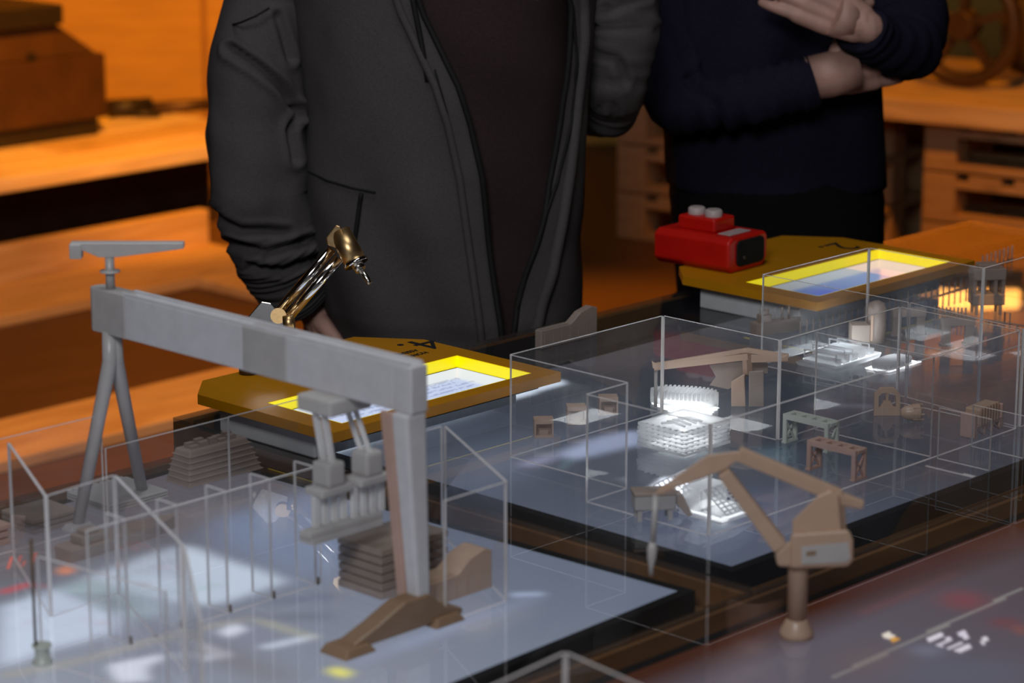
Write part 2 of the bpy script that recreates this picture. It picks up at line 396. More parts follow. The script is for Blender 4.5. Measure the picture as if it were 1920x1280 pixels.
def table(name, x0, x1, y0, y1, label):
    t = thing(name, (x0, y0, 0), label, 'table')
    MB().box(0, x1 - x0, 0, y1 - y0, TT - 0.06, TT - 0.032).build('table_board', 'tablewood', t)
    for a, b, c, d in ((0, x1 - x0, 0, 0.02), (0, x1 - x0, y1 - y0 - 0.02, y1 - y0), (0, 0.02, 0.02, y1 - y0 - 0.02), (x1 - x0 - 0.02, x1 - x0, 0.02, y1 - y0 - 0.02)):
        MB().box(a, b, c, d, 0.0, TT - 0.06).build('side_panel', 'black', t)
    g = MB(); g.box(0, x1 - x0, 0, y1 - y0, TT - 0.006, TT, 0)
    for f in g.bm.faces:
        if abs(f.calc_center_median().z - (TT - 0.003)) < 0.001: f.material_index = 1
    g.build('glass_top', ['glass', 'gedge'], t)
    for a, b, c, d in ((0, x1 - x0, 0, 0.006), (0, x1 - x0, y1 - y0 - 0.006, y1 - y0), (0, 0.006, 0.006, y1 - y0 - 0.006), (x1 - x0 - 0.006, x1 - x0, 0.006, y1 - y0 - 0.006)):
        MB().box(a, b, c, d, TT - 0.032, TT - 0.006).build('glass_rail', 'tablewood', t)
    return t
tb2 = table('display_table', 1.945, 3.62, 1.54, 2.434, 'black glass-topped display table with the two yellow control panels on its far edge')
tb1 = table('display_table', 0.55, 1.941, 1.54, 2.306, 'black glass-topped display table under the tall gantry crane model')
tb3 = table('display_table', 0.75, 3.62, 0.80, 1.536, 'black glass-topped display table along the near edge under the slewing crane model')

MB(tb2.location).box(1.97, 3.60, 2.315, 2.426, TT - 0.0318, TT - 0.0075).build('dark_reflection_strip', 'black', tb2).location.z = 0  # black strip added so the far edge looks as dark as its reflections
C = lambda *a: np.array(srgb(*a)[:3])
def base1(X, Y):
    a = np.clip((X - 1.25) / 0.6, 0, 1)[..., None]; b = np.clip((Y - 1.95) / 0.25, 0, 1)[..., None]
    c = C(160, 164, 180) * (1 - a) + C(110, 118, 138) * a
    return c * (1 - b) + C(92, 88, 96) * b
sh1 = [
 ([(0, 985), (120, 1020), (300, 960), (480, 925), (480, 960), (210, 1036), (0, 1097)], (112, 105, 110), 3),
 ([(400, 975), (640, 905), (660, 1040), (600, 1095), (520, 1060), (400, 1020)], (130, 142, 172), 5),
 ([(0, 1137), (108, 1102), (211, 1149), (225, 1158), (211, 1190), (94, 1217), (0, 1252)], (214, 224, 246), 2),
 ([(164, 1085), (293, 1034), (345, 1022), (540, 1088), (390, 1139), (345, 1131), (215, 1110)], (216, 227, 246), 2),
 ([(110, 1098), (170, 1083), (330, 1145), (270, 1160), (215, 1150)], (176, 195, 205, 0.8), 2),
 ([(345, 1106), (120, 1104), (120, 1110), (345, 1112), (420, 1098), (420, 1092)], (186, 208, 216, 0.7), 1),
 ([(160, 1110), (205, 1112), (250, 1135), (232, 1150), (190, 1130)], (124, 128, 140, 0.7), 2),
 ([(345, 1130), (430, 1150), (560, 1112), (640, 1098), (640, 1112), (560, 1128), (400, 1168), (345, 1165)], (138, 140, 152, 0.8), 3),
 ([(490, 1128), (650, 1108), (650, 1120), (500, 1134)], (104, 112, 138, 0.8), 2),
 ([(400, 1158), (620, 1150), (620, 1160), (420, 1163)], (108, 110, 126, 0.8), 2),
 ([(210, 1190), (420, 1140), (560, 1175), (500, 1215), (340, 1275), (200, 1240)], (140, 140, 160, 0.5), 4),
 ([(201, 1247), (305, 1226), (309, 1233), (276, 1249), (279, 1277), (222, 1280)], (232, 234, 250), 1),
 ([(408, 1184), (441, 1167), (464, 1179), (431, 1196)], (226, 228, 246), 1),
 ([(349, 1205), (359, 1200), (434, 1226), (436, 1233), (370, 1240), (368, 1233), (387, 1224)], (222, 224, 242), 1),
 ([(481, 1214), (504, 1217), (591, 1196), (588, 1189), (504, 1208)], (216, 222, 240), 1),
 ([(345, 1190), (440, 1215), (560, 1270), (500, 1280), (345, 1225)], (130, 122, 126, 0.6), 3),
 ([(0, 1262), (150, 1232), (340, 1180), (470, 1155), (470, 1162), (340, 1192), (150, 1246), (0, 1275)], (178, 172, 160, 0.6), 1),
 ([(470, 1158), (500, 1163), (600, 1196), (590, 1200), (480, 1168)], (190, 186, 160, 0.6), 1),
 ([(612, 1260), (628, 1247), (663, 1260), (647, 1273)], (246, 236, 120), 1),
 ([(810, 1180), (950, 1135), (1010, 1115), (1010, 1120), (870, 1175), (660, 1250), (655, 1244)], (160, 172, 206, 0.7), 2),
 ([(960, 1112), (1020, 1110), (1020, 1116), (960, 1119)], (184, 196, 228), 1),
 ([(860, 1180), (940, 1150), (1020, 1130), (940, 1170), (880, 1198)], (160, 160, 168, 0.5), 3),
 ([(0, 1115), (60, 1095), (110, 1078), (60, 1092), (0, 1107)], (220, 70, 74), 1),
 ([(102, 1070), (128, 1060), (140, 1070), (118, 1078)], (240, 140, 90), 1),
]
rnd = random.Random(3)
for x, y in [(15, 1150), (48, 1139), (77, 1130), (25, 1178), (55, 1168), (118, 1146), (85, 1156), (128, 1173), (95, 1185), (190, 1193), (230, 1082), (262, 1071), (290, 1062), (318, 1053), (202, 1089), (270, 1095), (375, 1092), (192, 1168), (160, 1162)]:
    r = rnd.uniform(5, 8); sh1.append(([(x - r, y), (x, y - r * .5), (x + r, y), (x, y + r * .5)], rnd.choice([(140, 150, 150), (190, 150, 160), (140, 150, 175)]) + (0.8,), 1))
for i in range(7):
    sh1.append(([(5 + i * 9, 1070 - i * 2), (8 + i * 9, 1068 - i * 2), (14 + i * 9, 1046 - i * 2), (11 + i * 9, 1048 - i * 2)], (230, 100, 84, 0.8), 0))
screen(tb1, (0.656, 1.533), R(2.6), 1.26, 0.70, base1, sh1, 'flat screen glowing pale blue and white under the gantry crane model')

def base2(X, Y):
    a = np.clip((X - 2.0) / 0.45, 0, 1)[..., None]; b = np.clip((1.85 - Y) / 0.3, 0, 1)[..., None]
    c = C(84, 90, 106) * (1 - a) + C(40, 45, 56) * a
    return c + C(56, 60, 74) * b * 0.35
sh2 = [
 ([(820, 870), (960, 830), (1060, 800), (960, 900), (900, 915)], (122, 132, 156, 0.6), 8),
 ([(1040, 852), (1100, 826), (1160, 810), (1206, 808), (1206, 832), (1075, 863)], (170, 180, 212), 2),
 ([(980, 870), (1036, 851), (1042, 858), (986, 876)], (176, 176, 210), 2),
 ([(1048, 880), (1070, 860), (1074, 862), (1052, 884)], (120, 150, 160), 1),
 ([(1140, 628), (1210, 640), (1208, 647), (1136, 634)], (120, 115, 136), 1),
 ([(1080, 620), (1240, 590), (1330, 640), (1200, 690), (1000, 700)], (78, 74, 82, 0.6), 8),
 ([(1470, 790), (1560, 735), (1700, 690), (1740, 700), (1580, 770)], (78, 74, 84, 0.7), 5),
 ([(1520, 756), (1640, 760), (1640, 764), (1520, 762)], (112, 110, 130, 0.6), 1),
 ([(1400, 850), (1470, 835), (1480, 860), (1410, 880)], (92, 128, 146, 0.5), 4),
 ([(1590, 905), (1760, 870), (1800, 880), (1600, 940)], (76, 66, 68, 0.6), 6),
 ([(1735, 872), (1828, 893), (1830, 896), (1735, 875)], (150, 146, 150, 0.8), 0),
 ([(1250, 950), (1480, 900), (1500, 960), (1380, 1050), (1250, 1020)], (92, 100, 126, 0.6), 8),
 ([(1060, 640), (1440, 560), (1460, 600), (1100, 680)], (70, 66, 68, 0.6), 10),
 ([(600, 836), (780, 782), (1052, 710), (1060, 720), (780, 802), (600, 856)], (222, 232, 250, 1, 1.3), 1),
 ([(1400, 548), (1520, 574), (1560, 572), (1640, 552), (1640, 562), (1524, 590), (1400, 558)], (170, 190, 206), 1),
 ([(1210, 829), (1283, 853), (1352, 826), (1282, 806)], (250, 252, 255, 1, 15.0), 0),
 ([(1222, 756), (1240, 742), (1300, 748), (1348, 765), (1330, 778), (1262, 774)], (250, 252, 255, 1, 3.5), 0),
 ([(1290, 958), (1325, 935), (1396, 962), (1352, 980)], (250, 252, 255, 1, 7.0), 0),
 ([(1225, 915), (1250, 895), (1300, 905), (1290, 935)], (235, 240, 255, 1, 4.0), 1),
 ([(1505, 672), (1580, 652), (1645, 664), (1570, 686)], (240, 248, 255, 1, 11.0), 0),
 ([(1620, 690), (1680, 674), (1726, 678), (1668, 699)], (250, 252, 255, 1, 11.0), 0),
]
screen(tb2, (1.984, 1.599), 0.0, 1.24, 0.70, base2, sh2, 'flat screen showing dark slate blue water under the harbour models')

def base3(X, Y):
    a = np.clip((1.475 - Y) / 0.06, 0, 1)[..., None]; b = np.clip((X - 1.9) / 0.4, 0, 1)[..., None]
    c = C(98, 92, 104) * (1 - b) + C(84, 68, 72) * b
    return c * a + C(64, 30, 14) * (1 - a)
Q = lambda *p: list(p)
sh3 = [
 ([(1560, 1100), (1920, 985), (1920, 1010), (1560, 1130)], (88, 60, 64, 0.5), 4),
 ([(1560, 1267), (1698, 1203), (1855, 1130), (1920, 1100), (1920, 1105), (1855, 1136), (1698, 1210), (1560, 1275)], (150, 146, 144, 0.8), 0),
 (Q((1737, 1198), (1760, 1185), (1770, 1191), (1747, 1205)), (236, 226, 240), 0),
 (Q((1755, 1208), (1780, 1195), (1788, 1201), (1763, 1213)), (230, 220, 236), 0),
 (Q((1775, 1214), (1803, 1201), (1809, 1206), (1783, 1218)), (230, 220, 236), 0),
 (Q((1790, 1219), (1819, 1206), (1823, 1213), (1796, 1224)), (236, 226, 240), 0),
 (Q((1793, 1185), (1806, 1180), (1821, 1198), (1809, 1201)), (230, 220, 236), 0),
 (Q((1836, 1201), (1852, 1193), (1857, 1201), (1842, 1208)), (236, 226, 236), 0),
 (Q((1653, 1191), (1665, 1185), (1676, 1192), (1664, 1198)), (250, 236, 224), 0),
 (Q((1664, 1198), (1676, 1192), (1688, 1201), (1674, 1204)), (236, 170, 70), 0),
 (Q((1766, 1125), (1790, 1105), (1850, 1120), (1830, 1142), (1780, 1140)), (150, 66, 72, 0.6), 3),
 (Q((1850, 1165), (1890, 1155), (1920, 1170), (1880, 1180)), (130, 62, 66, 0.6), 2),
 (Q((1905, 1180), (1920, 1172), (1920, 1195)), (170, 90, 66, 0.7), 1),
 (Q((1610, 1150), (1800, 1070), (1800, 1076), (1610, 1156)), (130, 80, 84, 0.5), 1),
 (Q((1700, 1216), (1740, 1206), (1770, 1222), (1730, 1235)), (126, 128, 150, 0.8), 2),
 (Q((1700, 1235), (1920, 1240), (1920, 1280), (1640, 1280)), (98, 102, 122, 0.6), 6),
 (Q((1560, 1240), (1650, 1200), (1700, 1240), (1600, 1280)), (120, 98, 94, 0.5), 5),
]
screen(tb3, (1.42, 0.80), 0.0, 1.24, 0.70, base3, sh3, 'flat screen showing a dim mauve map with small white blocks along the near edge')
screen(tb3, (2.70, 0.80), 0.0, 0.90, 0.70, lambda X, Y: np.zeros(X.shape + (3,)) + C(70, 60, 64), [], 'dim flat screen at the far right end of the near table', 0.02)

# ------------------------------------------------------------------ clear acrylic cases
def pane(c, p, q, z0=0.0, z1=0.12, t=0.0030, z1b=None):
    """upright sheet between plan points p and q; its thin sides show as light edges"""
    p = Vector((p[0], p[1], 0)); q = Vector((q[0], q[1], 0)); d = (q - p).normalized(); n = Vector((-d.y, d.x, 0)) * (t / 2)
    z1b = z1 if z1b is None else z1b
    g = MB(c.location); e = 0.0004
    vs = []
    for pt, zt in ((p, z1), (q, z1b)):
        for sgn in (-1, 1):
            for z in (z0 + e, zt): vs.append(pt + n * sgn + Vector((0, 0, TT + z)))
    fs = [(0, 1, 5, 4), (2, 6, 7, 3), (0, 2, 3, 1), (4, 5, 7, 6), (1, 3, 7, 5), (0, 4, 6, 2)]
    v = [g.bm.verts.new(x - g.org) for x in vs]
    for i, f in enumerate(fs):
        q_ = g.bm.faces.new([v[k] for k in f]); q_.material_index = 0 if i < 2 else 1
    return g.build('acrylic_pane', ['acrylic', 'edge'], c)
def walls(c, pts, closed=True, **k):
    for i in range(len(pts) if closed else len(pts) - 1):
        a = Vector(pts[i]); b = Vector(pts[(i + 1) % len(pts)]); d = (b - a).normalized() * 0.0015
        pane(c, a + d, b - d, **k)
cm = thing('acrylic_case', (2.3, 1.85, TT), 'stepped clear acrylic case around the white stack and harbour crane on the dark screen', 'display case')
walls(cm, [(2.038, 1.676), (2.605, 1.676), (2.605, 1.848), (2.37, 1.848), (2.37, 2.026), (2.105, 2.026), (2.105, 1.848), (2.038, 1.848)])
pane(cm, (2.437, 1.680), (2.437, 1.846), 0.0, 0.118)
cr = thing('acrylic_case', (2.8, 1.9, TT), 'clear acrylic case reaching under the front of the far yellow panel', 'display case')
walls(cr, [(2.612, 1.676), (2.632, 1.854), (2.632, 2.083), (2.86, 2.083), (2.86, 1.9), (3.15, 1.9), (3.15, 1.676)])
cl = thing('acrylic_case', (1.6, 1.9, TT), 'long clear acrylic case with slanted corners around the gantry crane', 'display case')
walls(cl, [(1.25, 2.156), (1.629, 2.156)], False)
walls(cl, [(1.6305, 2.156), (1.80, 2.156)], False, z1=0.083)
pane(cl, (1.80, 2.157), (1.93, 2.157), 0, 0.083)
walls(cl, [(1.50, 2.14), (1.417, 1.966), (1.504, 1.974), (1.414, 1.763)], False)
pane(cl, (1.414, 1.760), (1.30, 1.60))
pane(cl, (1.38, 1.855), (1.66, 1.855))
pane(cl, (1.845, 1.868), (1.75, 1.690)); pane(cl, (1.748, 1.688), (1.665, 1.687)); pane(cl, (1.75, 1.87), (1.842, 1.87))
for x in (1.424, 1.484, 1.543, 1.598, 1.655):
    pane(cl, (x, 1.857), (x, 1.885), 0.0, 0.12)
for x in (1.424, 1.484, 1.543, 1.598, 1.655):
    MB(cl.location).lathe([(0.0012, TT + 0.0005), (0.0012, TT + 0.008)], (x, 1.8535, 0), 8).build('glue_pin', 'iron', cl)
pane(cl, (1.341, 1.877), (1.36, 1.72), 0, 0.10)
cn = thing('acrylic_case', (1.45, 1.28, TT), 'clear acrylic case in the near foreground at the bottom edge of the photo', 'display case')
p0 = at(1060, 1222, .12); p1 = at(930, 1282, .12); p2 = at(1230, 1297, .12)
k = 2.2
walls(cn, [(p0.x + (p1.x - p0.x) * k, p0.y + (p1.y - p0.y) * k), (p0.x, p0.y), (p0.x + (p2.x - p0.x) * k, p0.y + (p2.y - p0.y) * k)], False)
ct = thing('acrylic_case', (3.0, 1.85, TT), 'low clear acrylic fence of two upright sheets beside the far trailer model', 'display case')
pane(ct, (2.505, 1.67), (2.505, 1.60), 0.0, 0.05); pane(ct, (2.437, 1.60), (2.437, 1.67), 0.0, 0.06)

# ------------------------------------------------------------------ yellow control panels
def rounded_ring(g, outer, inner, z0, z1):
    """flat plate with a rectangular window: outer outline, inner outline (both counter-clockwise)"""
    bm = g.bm
    lay = {}
    for z in (z0, z1):
        o = [bm.verts.new((x, y, z)) for x, y in outer]; i = [bm.verts.new((x, y, z)) for x, y in inner]
        es = [bm.edges.new((L[k], L[(k + 1) % len(L)])) for L in (o, i) for k in range(len(L))]
        bmesh.ops.triangle_fill(bm, edges=es, use_beauty=True)
        lay[z] = (o, i)
    for w in (0, 1):
        a, b = lay[z0][w], lay[z1][w]
        for k in range(len(a)):
            bm.faces.new((a[k], a[(k + 1) % len(a)], b[(k + 1) % len(b)], b[k]))
    return g
def text_mesh(body, size, loc, rz, parent, mname='ink', sx=1.0):
    cu = bpy.data.curves.new('lettering', 'FONT'); cu.body = body; cu.size = size; cu.extrude = 0.0002
    tmp = bpy.data.objects.new('tmp', cu); COL.objects.link(tmp)
    dg = bpy.context.evaluated_depsgraph_get(); me = bpy.data.meshes.new_from_object(tmp.evaluated_get(dg))
    bpy.data.objects.remove(tmp)
    o = bpy.data.objects.new('lettering', me); COL.objects.link(o); me.materials.clear(); me.materials.append(M[mname])
    o.parent = parent; o.location = loc; o.rotation_euler = (0, 0, rz); o.scale = (sx, 1, 1)
    return o
M['tablet'] = screen_mat('tablet_picture', 1.0)
def station(label, org, ang, W_, D_, img, inset):
    """org: front-left corner of the plate"""
    t = thing('control_panel', (org[0], org[1], TT), label, 'control panel', ang)
    c = 0.045; zt, zb = 0.046, 0.034
    outer = [(0, 0), (W_, 0), (W_, D_ - 0.075), (W_ - 0.052, D_), (0.22, D_), (0.165, D_ - 0.03), (c, D_ - 0.03), (0, D_ - c - 0.03)]
    x0, x1, y0, y1 = 0.032, W_ - 0.028, 0.022, 0.150
    rounded_ring(MB(), outer, [(x0, y0), (x1, y0), (x1, y1), (x0, y1)], zb, zt).build('top_plate', 'yellow', t)
    w_ = 0.002
    rounded_ring(MB(), [(x0, y0), (x1, y0), (x1, y1), (x0, y1)], [(x0 + w_, y0 + w_), (x1 - w_, y0 + w_), (x1 - w_, y1 - w_), (x0 + w_, y1 - w_)], 0.0312, zt - 0.0004).build('window_glow_liner', 'liner', t)  # thin ring added inside the cutout, its glow imitates the tablet's light
    MB().box(0.02, W_ - 0.02, inset, D_ - 0.09, 0.0, 0.026).build('base_box', 'whitebox', t, 0.002)
    MB().box(x0 - 0.006, x1 + 0.006, y0 - 0.006, y1 + 0.006, 0.0262, 0.0308).build('tablet', 'bezel', t, 0.001)
    nx, ny = 90, 40; me = bpy.data.meshes.new('tablet_screen')
    gx = np.linspace(x0 + 0.003, x1 - 0.003, nx); gy = np.linspace(y0 + 0.003, y1 - 0.004, ny); GX, GY = np.meshgrid(gx, gy)
    idx = np.arange(nx * ny).reshape(ny, nx)
    fs = np.stack([idx[:-1, :-1], idx[:-1, 1:], idx[1:, 1:], idx[1:, :-1]], -1).reshape(-1, 4)
    me.from_pydata(np.stack([GX.ravel(), GY.ravel(), np.full(GX.size, 0.0311)], 1).tolist(), [], fs.tolist())
    U = (GX - x0) / (x1 - x0); Vv = (GY - y0) / (y1 - y0)
    ca_ = me.color_attributes.new('picture', 'FLOAT_COLOR', 'POINT')
    ca_.data.foreach_set('color', np.concatenate([img(U, Vv).reshape(-1, 3), np.ones((nx * ny, 1))], 1).astype(np.float32).ravel())
    me.materials.append(M['tablet']); o = bpy.data.objects.new('tablet_screen', me); COL.objects.link(o); o.parent = t
    return t, zt
def img1(U, Vv):
    a = np.zeros(U.shape + (3,)) + C(196, 208, 236)
    g = np.random.RandomState(2)
    for r, (v0, x0, x1) in enumerate([(.30, .15, .8), (.40, .2, .85), (.50, .12, .9), (.60, .15, .82), (.68, .2, .88), (.16, .55, .72)]):
        m = (abs(Vv - v0) < .028) & (U > x0) & (U < x1) & (g.rand(*U.shape) > .35)
        a[m] = C(166, 178, 212)
    return a
def img2(U, Vv):
    k = np.clip(U / .6, 0, 1)[..., None]
    a = C(60, 84, 140) * (1 - k) + C(130, 150, 190) * k
    a[(U > .72)] = C(205, 180, 190)
    b = np.exp(-((U - .25) ** 2 / .006 + (Vv - .35) ** 2 / .03))[..., None]
    return a * (1 - b * .7) + C(70, 86, 190) * b * .7
P1o = at(640, 812, 0.046); P1r = at(1056, 691, 0.046); P1l = at(375, 737, 0.046)
e1 = Vector((P1r.x - P1o.x, P1r.y - P1o.y, 0)); st1, zt1 = station('yellow octagonal control panel with the number 4 and a lit tablet, nearer of two', (1.925, 2.125), 0.0, 0.372, 0.312, img1, 0.055)
p4 = at(817, 655, 0.046) - st1.location
text_mesh('4.', 0.072, (p4.x + 0.029, p4.y + 0.052, zt1 + 0.0003), math.pi, st1)
pa = at(778, 655, 0.046) - st1.location; pb = at(796, 659, 0.046) - st1.location
text_mesh('ASSEMBLY', 0.0135, (pa.x, pa.y, zt1 + 0.0003), math.pi, st1, sx=0.8)
text_mesh('MONTAGE', 0.0135, (pb.x, pb.y, zt1 + 0.0003), math.pi, st1, sx=0.8)
st2, zt2 = station('yellow octagonal control panel carrying the red box, at the far end', (2.808, 2.128), 0.0, 0.372, 0.312, img2, 0.045)
p2_ = at(1600, 466, 0.046) - st2.location
text_mesh('2.', 0.072, (p2_.x + 0.02, p2_.y + 0.045, zt2 + 0.0003), math.pi, st2)

# ------------------------------------------------------------------ chrome robot arm
rb = at(466, 700, 0.046)
DR = (rb - CAM).dot(Hd)
rt = thing('robot_arm', rb, 'chrome and brass robot arm model standing on the nearer yellow panel', 'robot arm')
L = rb
MB(L).lathe([(0.0115, TT + 0.0465), (0.0115, TT + 0.062), (0.010, TT + 0.064)], (rb.x, rb.y, 0), 24).build('foot', 'iron', rt)
MB(L).tube([Vector((rb.x, rb.y, TT + 0.06)), V(500, 606, DR)], [0.008, 0.008], 16).build('lower_arm', 'chrome', rt)
g = MB(L)
poly = [(462, 598), (490, 565), (508, 568), (545, 612), (528, 640), (482, 632)]
g.prism([(a, b) for a, b in poly], DR - 0.016, DR - 0.010, lambda u, v, d: V(u, v, d)).build('elbow_plate', 'steel', rt, 0.001)
MB(L).prism(poly, DR + 0.010, DR + 0.016, lambda u, v, d: V(u, v, d)).build('elbow_plate', 'steel', rt, 0.001)
MB(L).tube([V(522, 592, DR - 0.018), V(522, 592, DR + 0.018)], 0.0095, 20).build('elbow_pin', 'brass', rt)
MB(L).tube([V(532, 606, DR - 0.014), V(552, 604, DR - 0.014)], 0.0105, 20).build('elbow_collar', 'brass', rt)
MB(L).tube([V(516, 590, DR - 0.004), V(622, 468, DR - 0.004)], 0.0056, 16).build('rod', 'chrome', rt)
MB(L).tube([V(533, 604, DR - 0.006), V(637, 483, DR - 0.006)], 0.0060, 16).build('rod', 'chrome', rt)
g = MB(L).prism([(630, 421), (638, 424), (650, 447), (640, 470), (613, 458), (611, 446)], DR - 0.016, DR + 0.014, lambda u, v, d: V(u, v, d)); g.build('head_block', 'brass', rt, 0.0015)
MB(L).tube([V(637, 436, DR - 0.004), V(668, 494, DR - 0.022)], [0.0135, 0.0135], 24).build('head_barrel', 'brass', rt)
MB(L).tube([V(666, 490, DR - 0.021), V(669, 496, DR - 0.0225)], [0.0148, 0.0148], 24).build('barrel_rim', 'chrome', rt)
MB(L).tube([V(668, 494, DR - 0.022), V(677, 506, DR - 0.026)], [0.0070, 0.0070], 18).build('tool_collar', 'steel', rt)
MB(L).tube([V(676, 505, DR - 0.026), V(689, 524, DR - 0.031), V(691, 528, DR - 0.032), V(694, 531, DR - 0.033)], [0.0036, 0.0036, 0.0028, 0.0028], 14).build('tool_tip', 'steel', rt)

# ------------------------------------------------------------------ red box on the far panel
rp = at(1370, 508, 0.046)
rx = thing('red_box', rp, 'red plastic box with two grey knobs and a black oval front on the yellow panel', 'box')
def lb(a, b): return Vector((rp.x + a, rp.y + b, 0))
bx = MB().prism([(-0.012, 0.0), (0.062, 0.0), (0.072, 0.012), (0.072, 0.044), (0.066, 0.050), (-0.012, 0.050), (-0.022, 0.044), (-0.022, 0.008)], -0.012, 0.122, lambda u, v, d: (u, d, v))
bx.build('housing', 'red', rx, 0.004, 3)
rx.rotation_euler = (0, 0, R(3)); 
MB().box(0.0, 0.05, 0.030, 0.096, 0.0495, 0.070).build('raised_lid', 'red', rx, 0.004, 3)
for y in (0.048, 0.078):
    MB().lathe([(0.012, 0.066), (0.0125, 0.068), (0.0125, 0.078), (0.010, 0.080)], (0.022, y, 0), 24).build('knob', 'grey', rx)
MB().box(0.0, 0.05, 0.002, 0.024, 0.050, 0.0515).build('top_label', 'grey', rx, 0.001)
# oval dark window on the narrow face that looks toward the near side
ov = []
for kx, ky, s in ((0.052, 0.037, 0), (0.004, 0.037, 1), (0.004, 0.016, 2), (0.052, 0.016, 3)):
    for j in range(6):
        a = s * math.pi / 2 + j * math.pi / 10; ov.append((kx + 0.008 * math.cos(a), ky + 0.008 * math.sin(a)))
MB().prism(ov, -0.0150, -0.0118, lambda u, v, d: (u, d, v)).build('oval_window', 'rubber', rx, 0.0008)
MB().lathe([(0.003, 0), (0.003, 0.002), (0.0018, 0.0024)], (0.010, -0.015, 0.020), 14, axis=(0, -1, 0)).build('lens', 'dark', rx)

# ------------------------------------------------------------------ gantry crane model
gx = 1.642
gt = thing('gantry_crane_model', (gx, 1.69, TT), 'tall frosted gantry crane model with a deep white beam and an A-frame leg', 'model crane')
zb0, zb1 = 0.2070, 0.2520
y0g, y1g = 1.695, 2.175
def G(): return MB((gx, 1.69, 0))
def gpart(g, name, m, **k):
    o = g.build(name, m, gt, **k); o.location.z = 0; return o
Zg = TT
gg = lambda: MB((gx, 1.69, TT))
def beam(ya, yb, w, m='resin_beam', z0=zb0, z1=zb1):
    g = gg(); g.box(gx - w, gx + w, ya, yb, TT + z0, TT + z1); return g
beam(y0g, 1.720, 0.0106).build('beam_end_block', 'resin_beam', gt, 0.0015)
beam(1.720, 1.868, 0.0100).build('beam_panel', 'resin_beam', gt, 0.0012)
beam(1.868, 1.932, 0.0106).build('beam_joint', 'resin', gt, 0.0012)
beam(1.932, 2.115, 0.0100).build('beam_panel', 'resin_beam', gt, 0.0012)
g = gg()
pts = [(gx - 0.0108, 2.115), (gx - 0.0108, 2.168), (gx - 0.008, 2.174), (gx, 2.176), (gx + 0.008, 2.174), (gx + 0.0108, 2.168), (gx + 0.0108, 2.115)]
g.prism(pts, TT + zb0, TT + zb1 + 0.001, XY).build('beam_end_block', 'resin', gt, 0.001)
for s in (-1, 1):
    gg().box(gx + s * 0.008 - 0.0014, gx + s * 0.008 + 0.0014, 1.70, 2.12, TT + zb1, TT + zb1 + 0.003).build('trolley_rail', 'resin_beam', gt)
# front leg, tapering downward, with its stiffening flange
g = gg(); g.box(gx - 0.010, gx + 0.006, 1.688, 1.704, TT + 0.016, TT + zb0, top=(gx - 0.016, gx + 0.010, 1.696, 1.718)); g.build('front_leg', 'resin_beam', gt, 0.003)
g = gg(); g.box(gx - 0.013, gx - 0.0095, 1.703, 1.713, TT + 0.016, TT + zb0, top=(gx - 0.0175, gx - 0.0125, 1.716, 1.730)); g.build('leg_flange', 'resin_pink', gt, 0.001)
g = gg(); g.prism([(gx - 0.085, 0.004), (gx - 0.085, 0.010), (gx - 0.055, 0.020), (gx - 0.02, 0.034), (gx + 0.012, 0.034), (gx + 0.03, 0.018), (gx + 0.055, 0.010), (gx + 0.055, 0.004)], 1.685, 1.707, lambda u, v, d: (u - 0.010, d, TT + v)); g.build('sill_beam', 'resin_brown', gt, 0.002)
for xx in (gx - 0.095, gx + 0.020):
    g = gg(); g.box(xx - 0.018, xx + 0.022, 1.677, 1.715, TT + 0.0002, TT + 0.009, top=(xx - 0.012, xx + 0.016, 1.681, 1.711)); g.build('bogie', 'resin_brown', gt, 0.002)
# rear A-frame
ap = Vector((gx - 0.002, 2.148, TT + zb0))
for f, s in ((at(147, 990), -1), (at(267, 930), 1)):
    gg().tube([Vector((f.x, f.y, TT + 0.0055)), ap + Vector((s * 0.004, 0, -0.03)), ap + Vector((s * 0.003, 0, 0.002))], [0.0062, 0.0078, 0.0078], 14).build('rear_leg', 'resin', gt)
    g = gg(); g.box(f.x - 0.016, f.x + 0.016, f.y - 0.009, f.y + 0.009, TT + 0.0002, TT + 0.006, top=(f.x - 0.012, f.x + 0.012, f.y - 0.007, f.y + 0.007)); g.build('foot_pad', 'resin', gt, 0.001)
# trolley with its hanging frames
tyc = 1.808
g = gg(); g.box(gx - 0.030, gx + 0.024, tyc - 0.024, tyc + 0.024, TT + 0.1905, TT + 0.2069); g.build('trolley', 'resin', gt, 0.003)
bar_c = at(645, 985, 0.085)
for px in (612, 684):
    top = Vector((gx - 0.022 if px < 650 else gx + 0.016, tyc, TT + 0.192))
    b0 = V(px + 4, 874 - (px - 612) * 0.28, (top - CAM).dot(Hd))
    for s in (-1, 1):
        gg().bar(top + Vector((0, s * 0.006, 0)), b0 + Vector((0, s * 0.006, 0)), 0.005, 0.005).build('hoist_cable', 'sling', gt)
    g = gg(); g.box(b0.x - 0.011, b0.x + 0.011, b0.y - 0.012, b0.y + 0.012, b0.z - 0.018, b0.z + 0.006); g.build('pulley_block', 'resin', gt, 0.003)
    g = gg(); g.box(b0.x - 0.020, b0.x + 0.020, b0.y - 0.013, b0.y + 0.013, b0.z - 0.026, b0.z - 0.018); g.build('spreader_head', 'resin', gt, 0.002)
    for kx in range(4):
        xx = b0.x - 0.0175 + kx * 0.0117
        gg().bar((xx, b0.y, b0.z - 0.026), (xx, b0.y, b0.z - 0.058), 0.0055, 0.006).build('sling', 'sling', gt)
    bl = b0
xa = V(584, 1000, (bl - CAM).dot(Hd)); xb = V(712, 968, (bl - CAM).dot(Hd))
zc = bl.z - 0.062
g = gg(); g.box(gx - 0.054, gx + 0.040, bl.y - 0.008, bl.y + 0.008, zc - 0.002, zc + 0.0045); g.build('lifting_bar', 'resin', gt, 0.001)
g = gg()
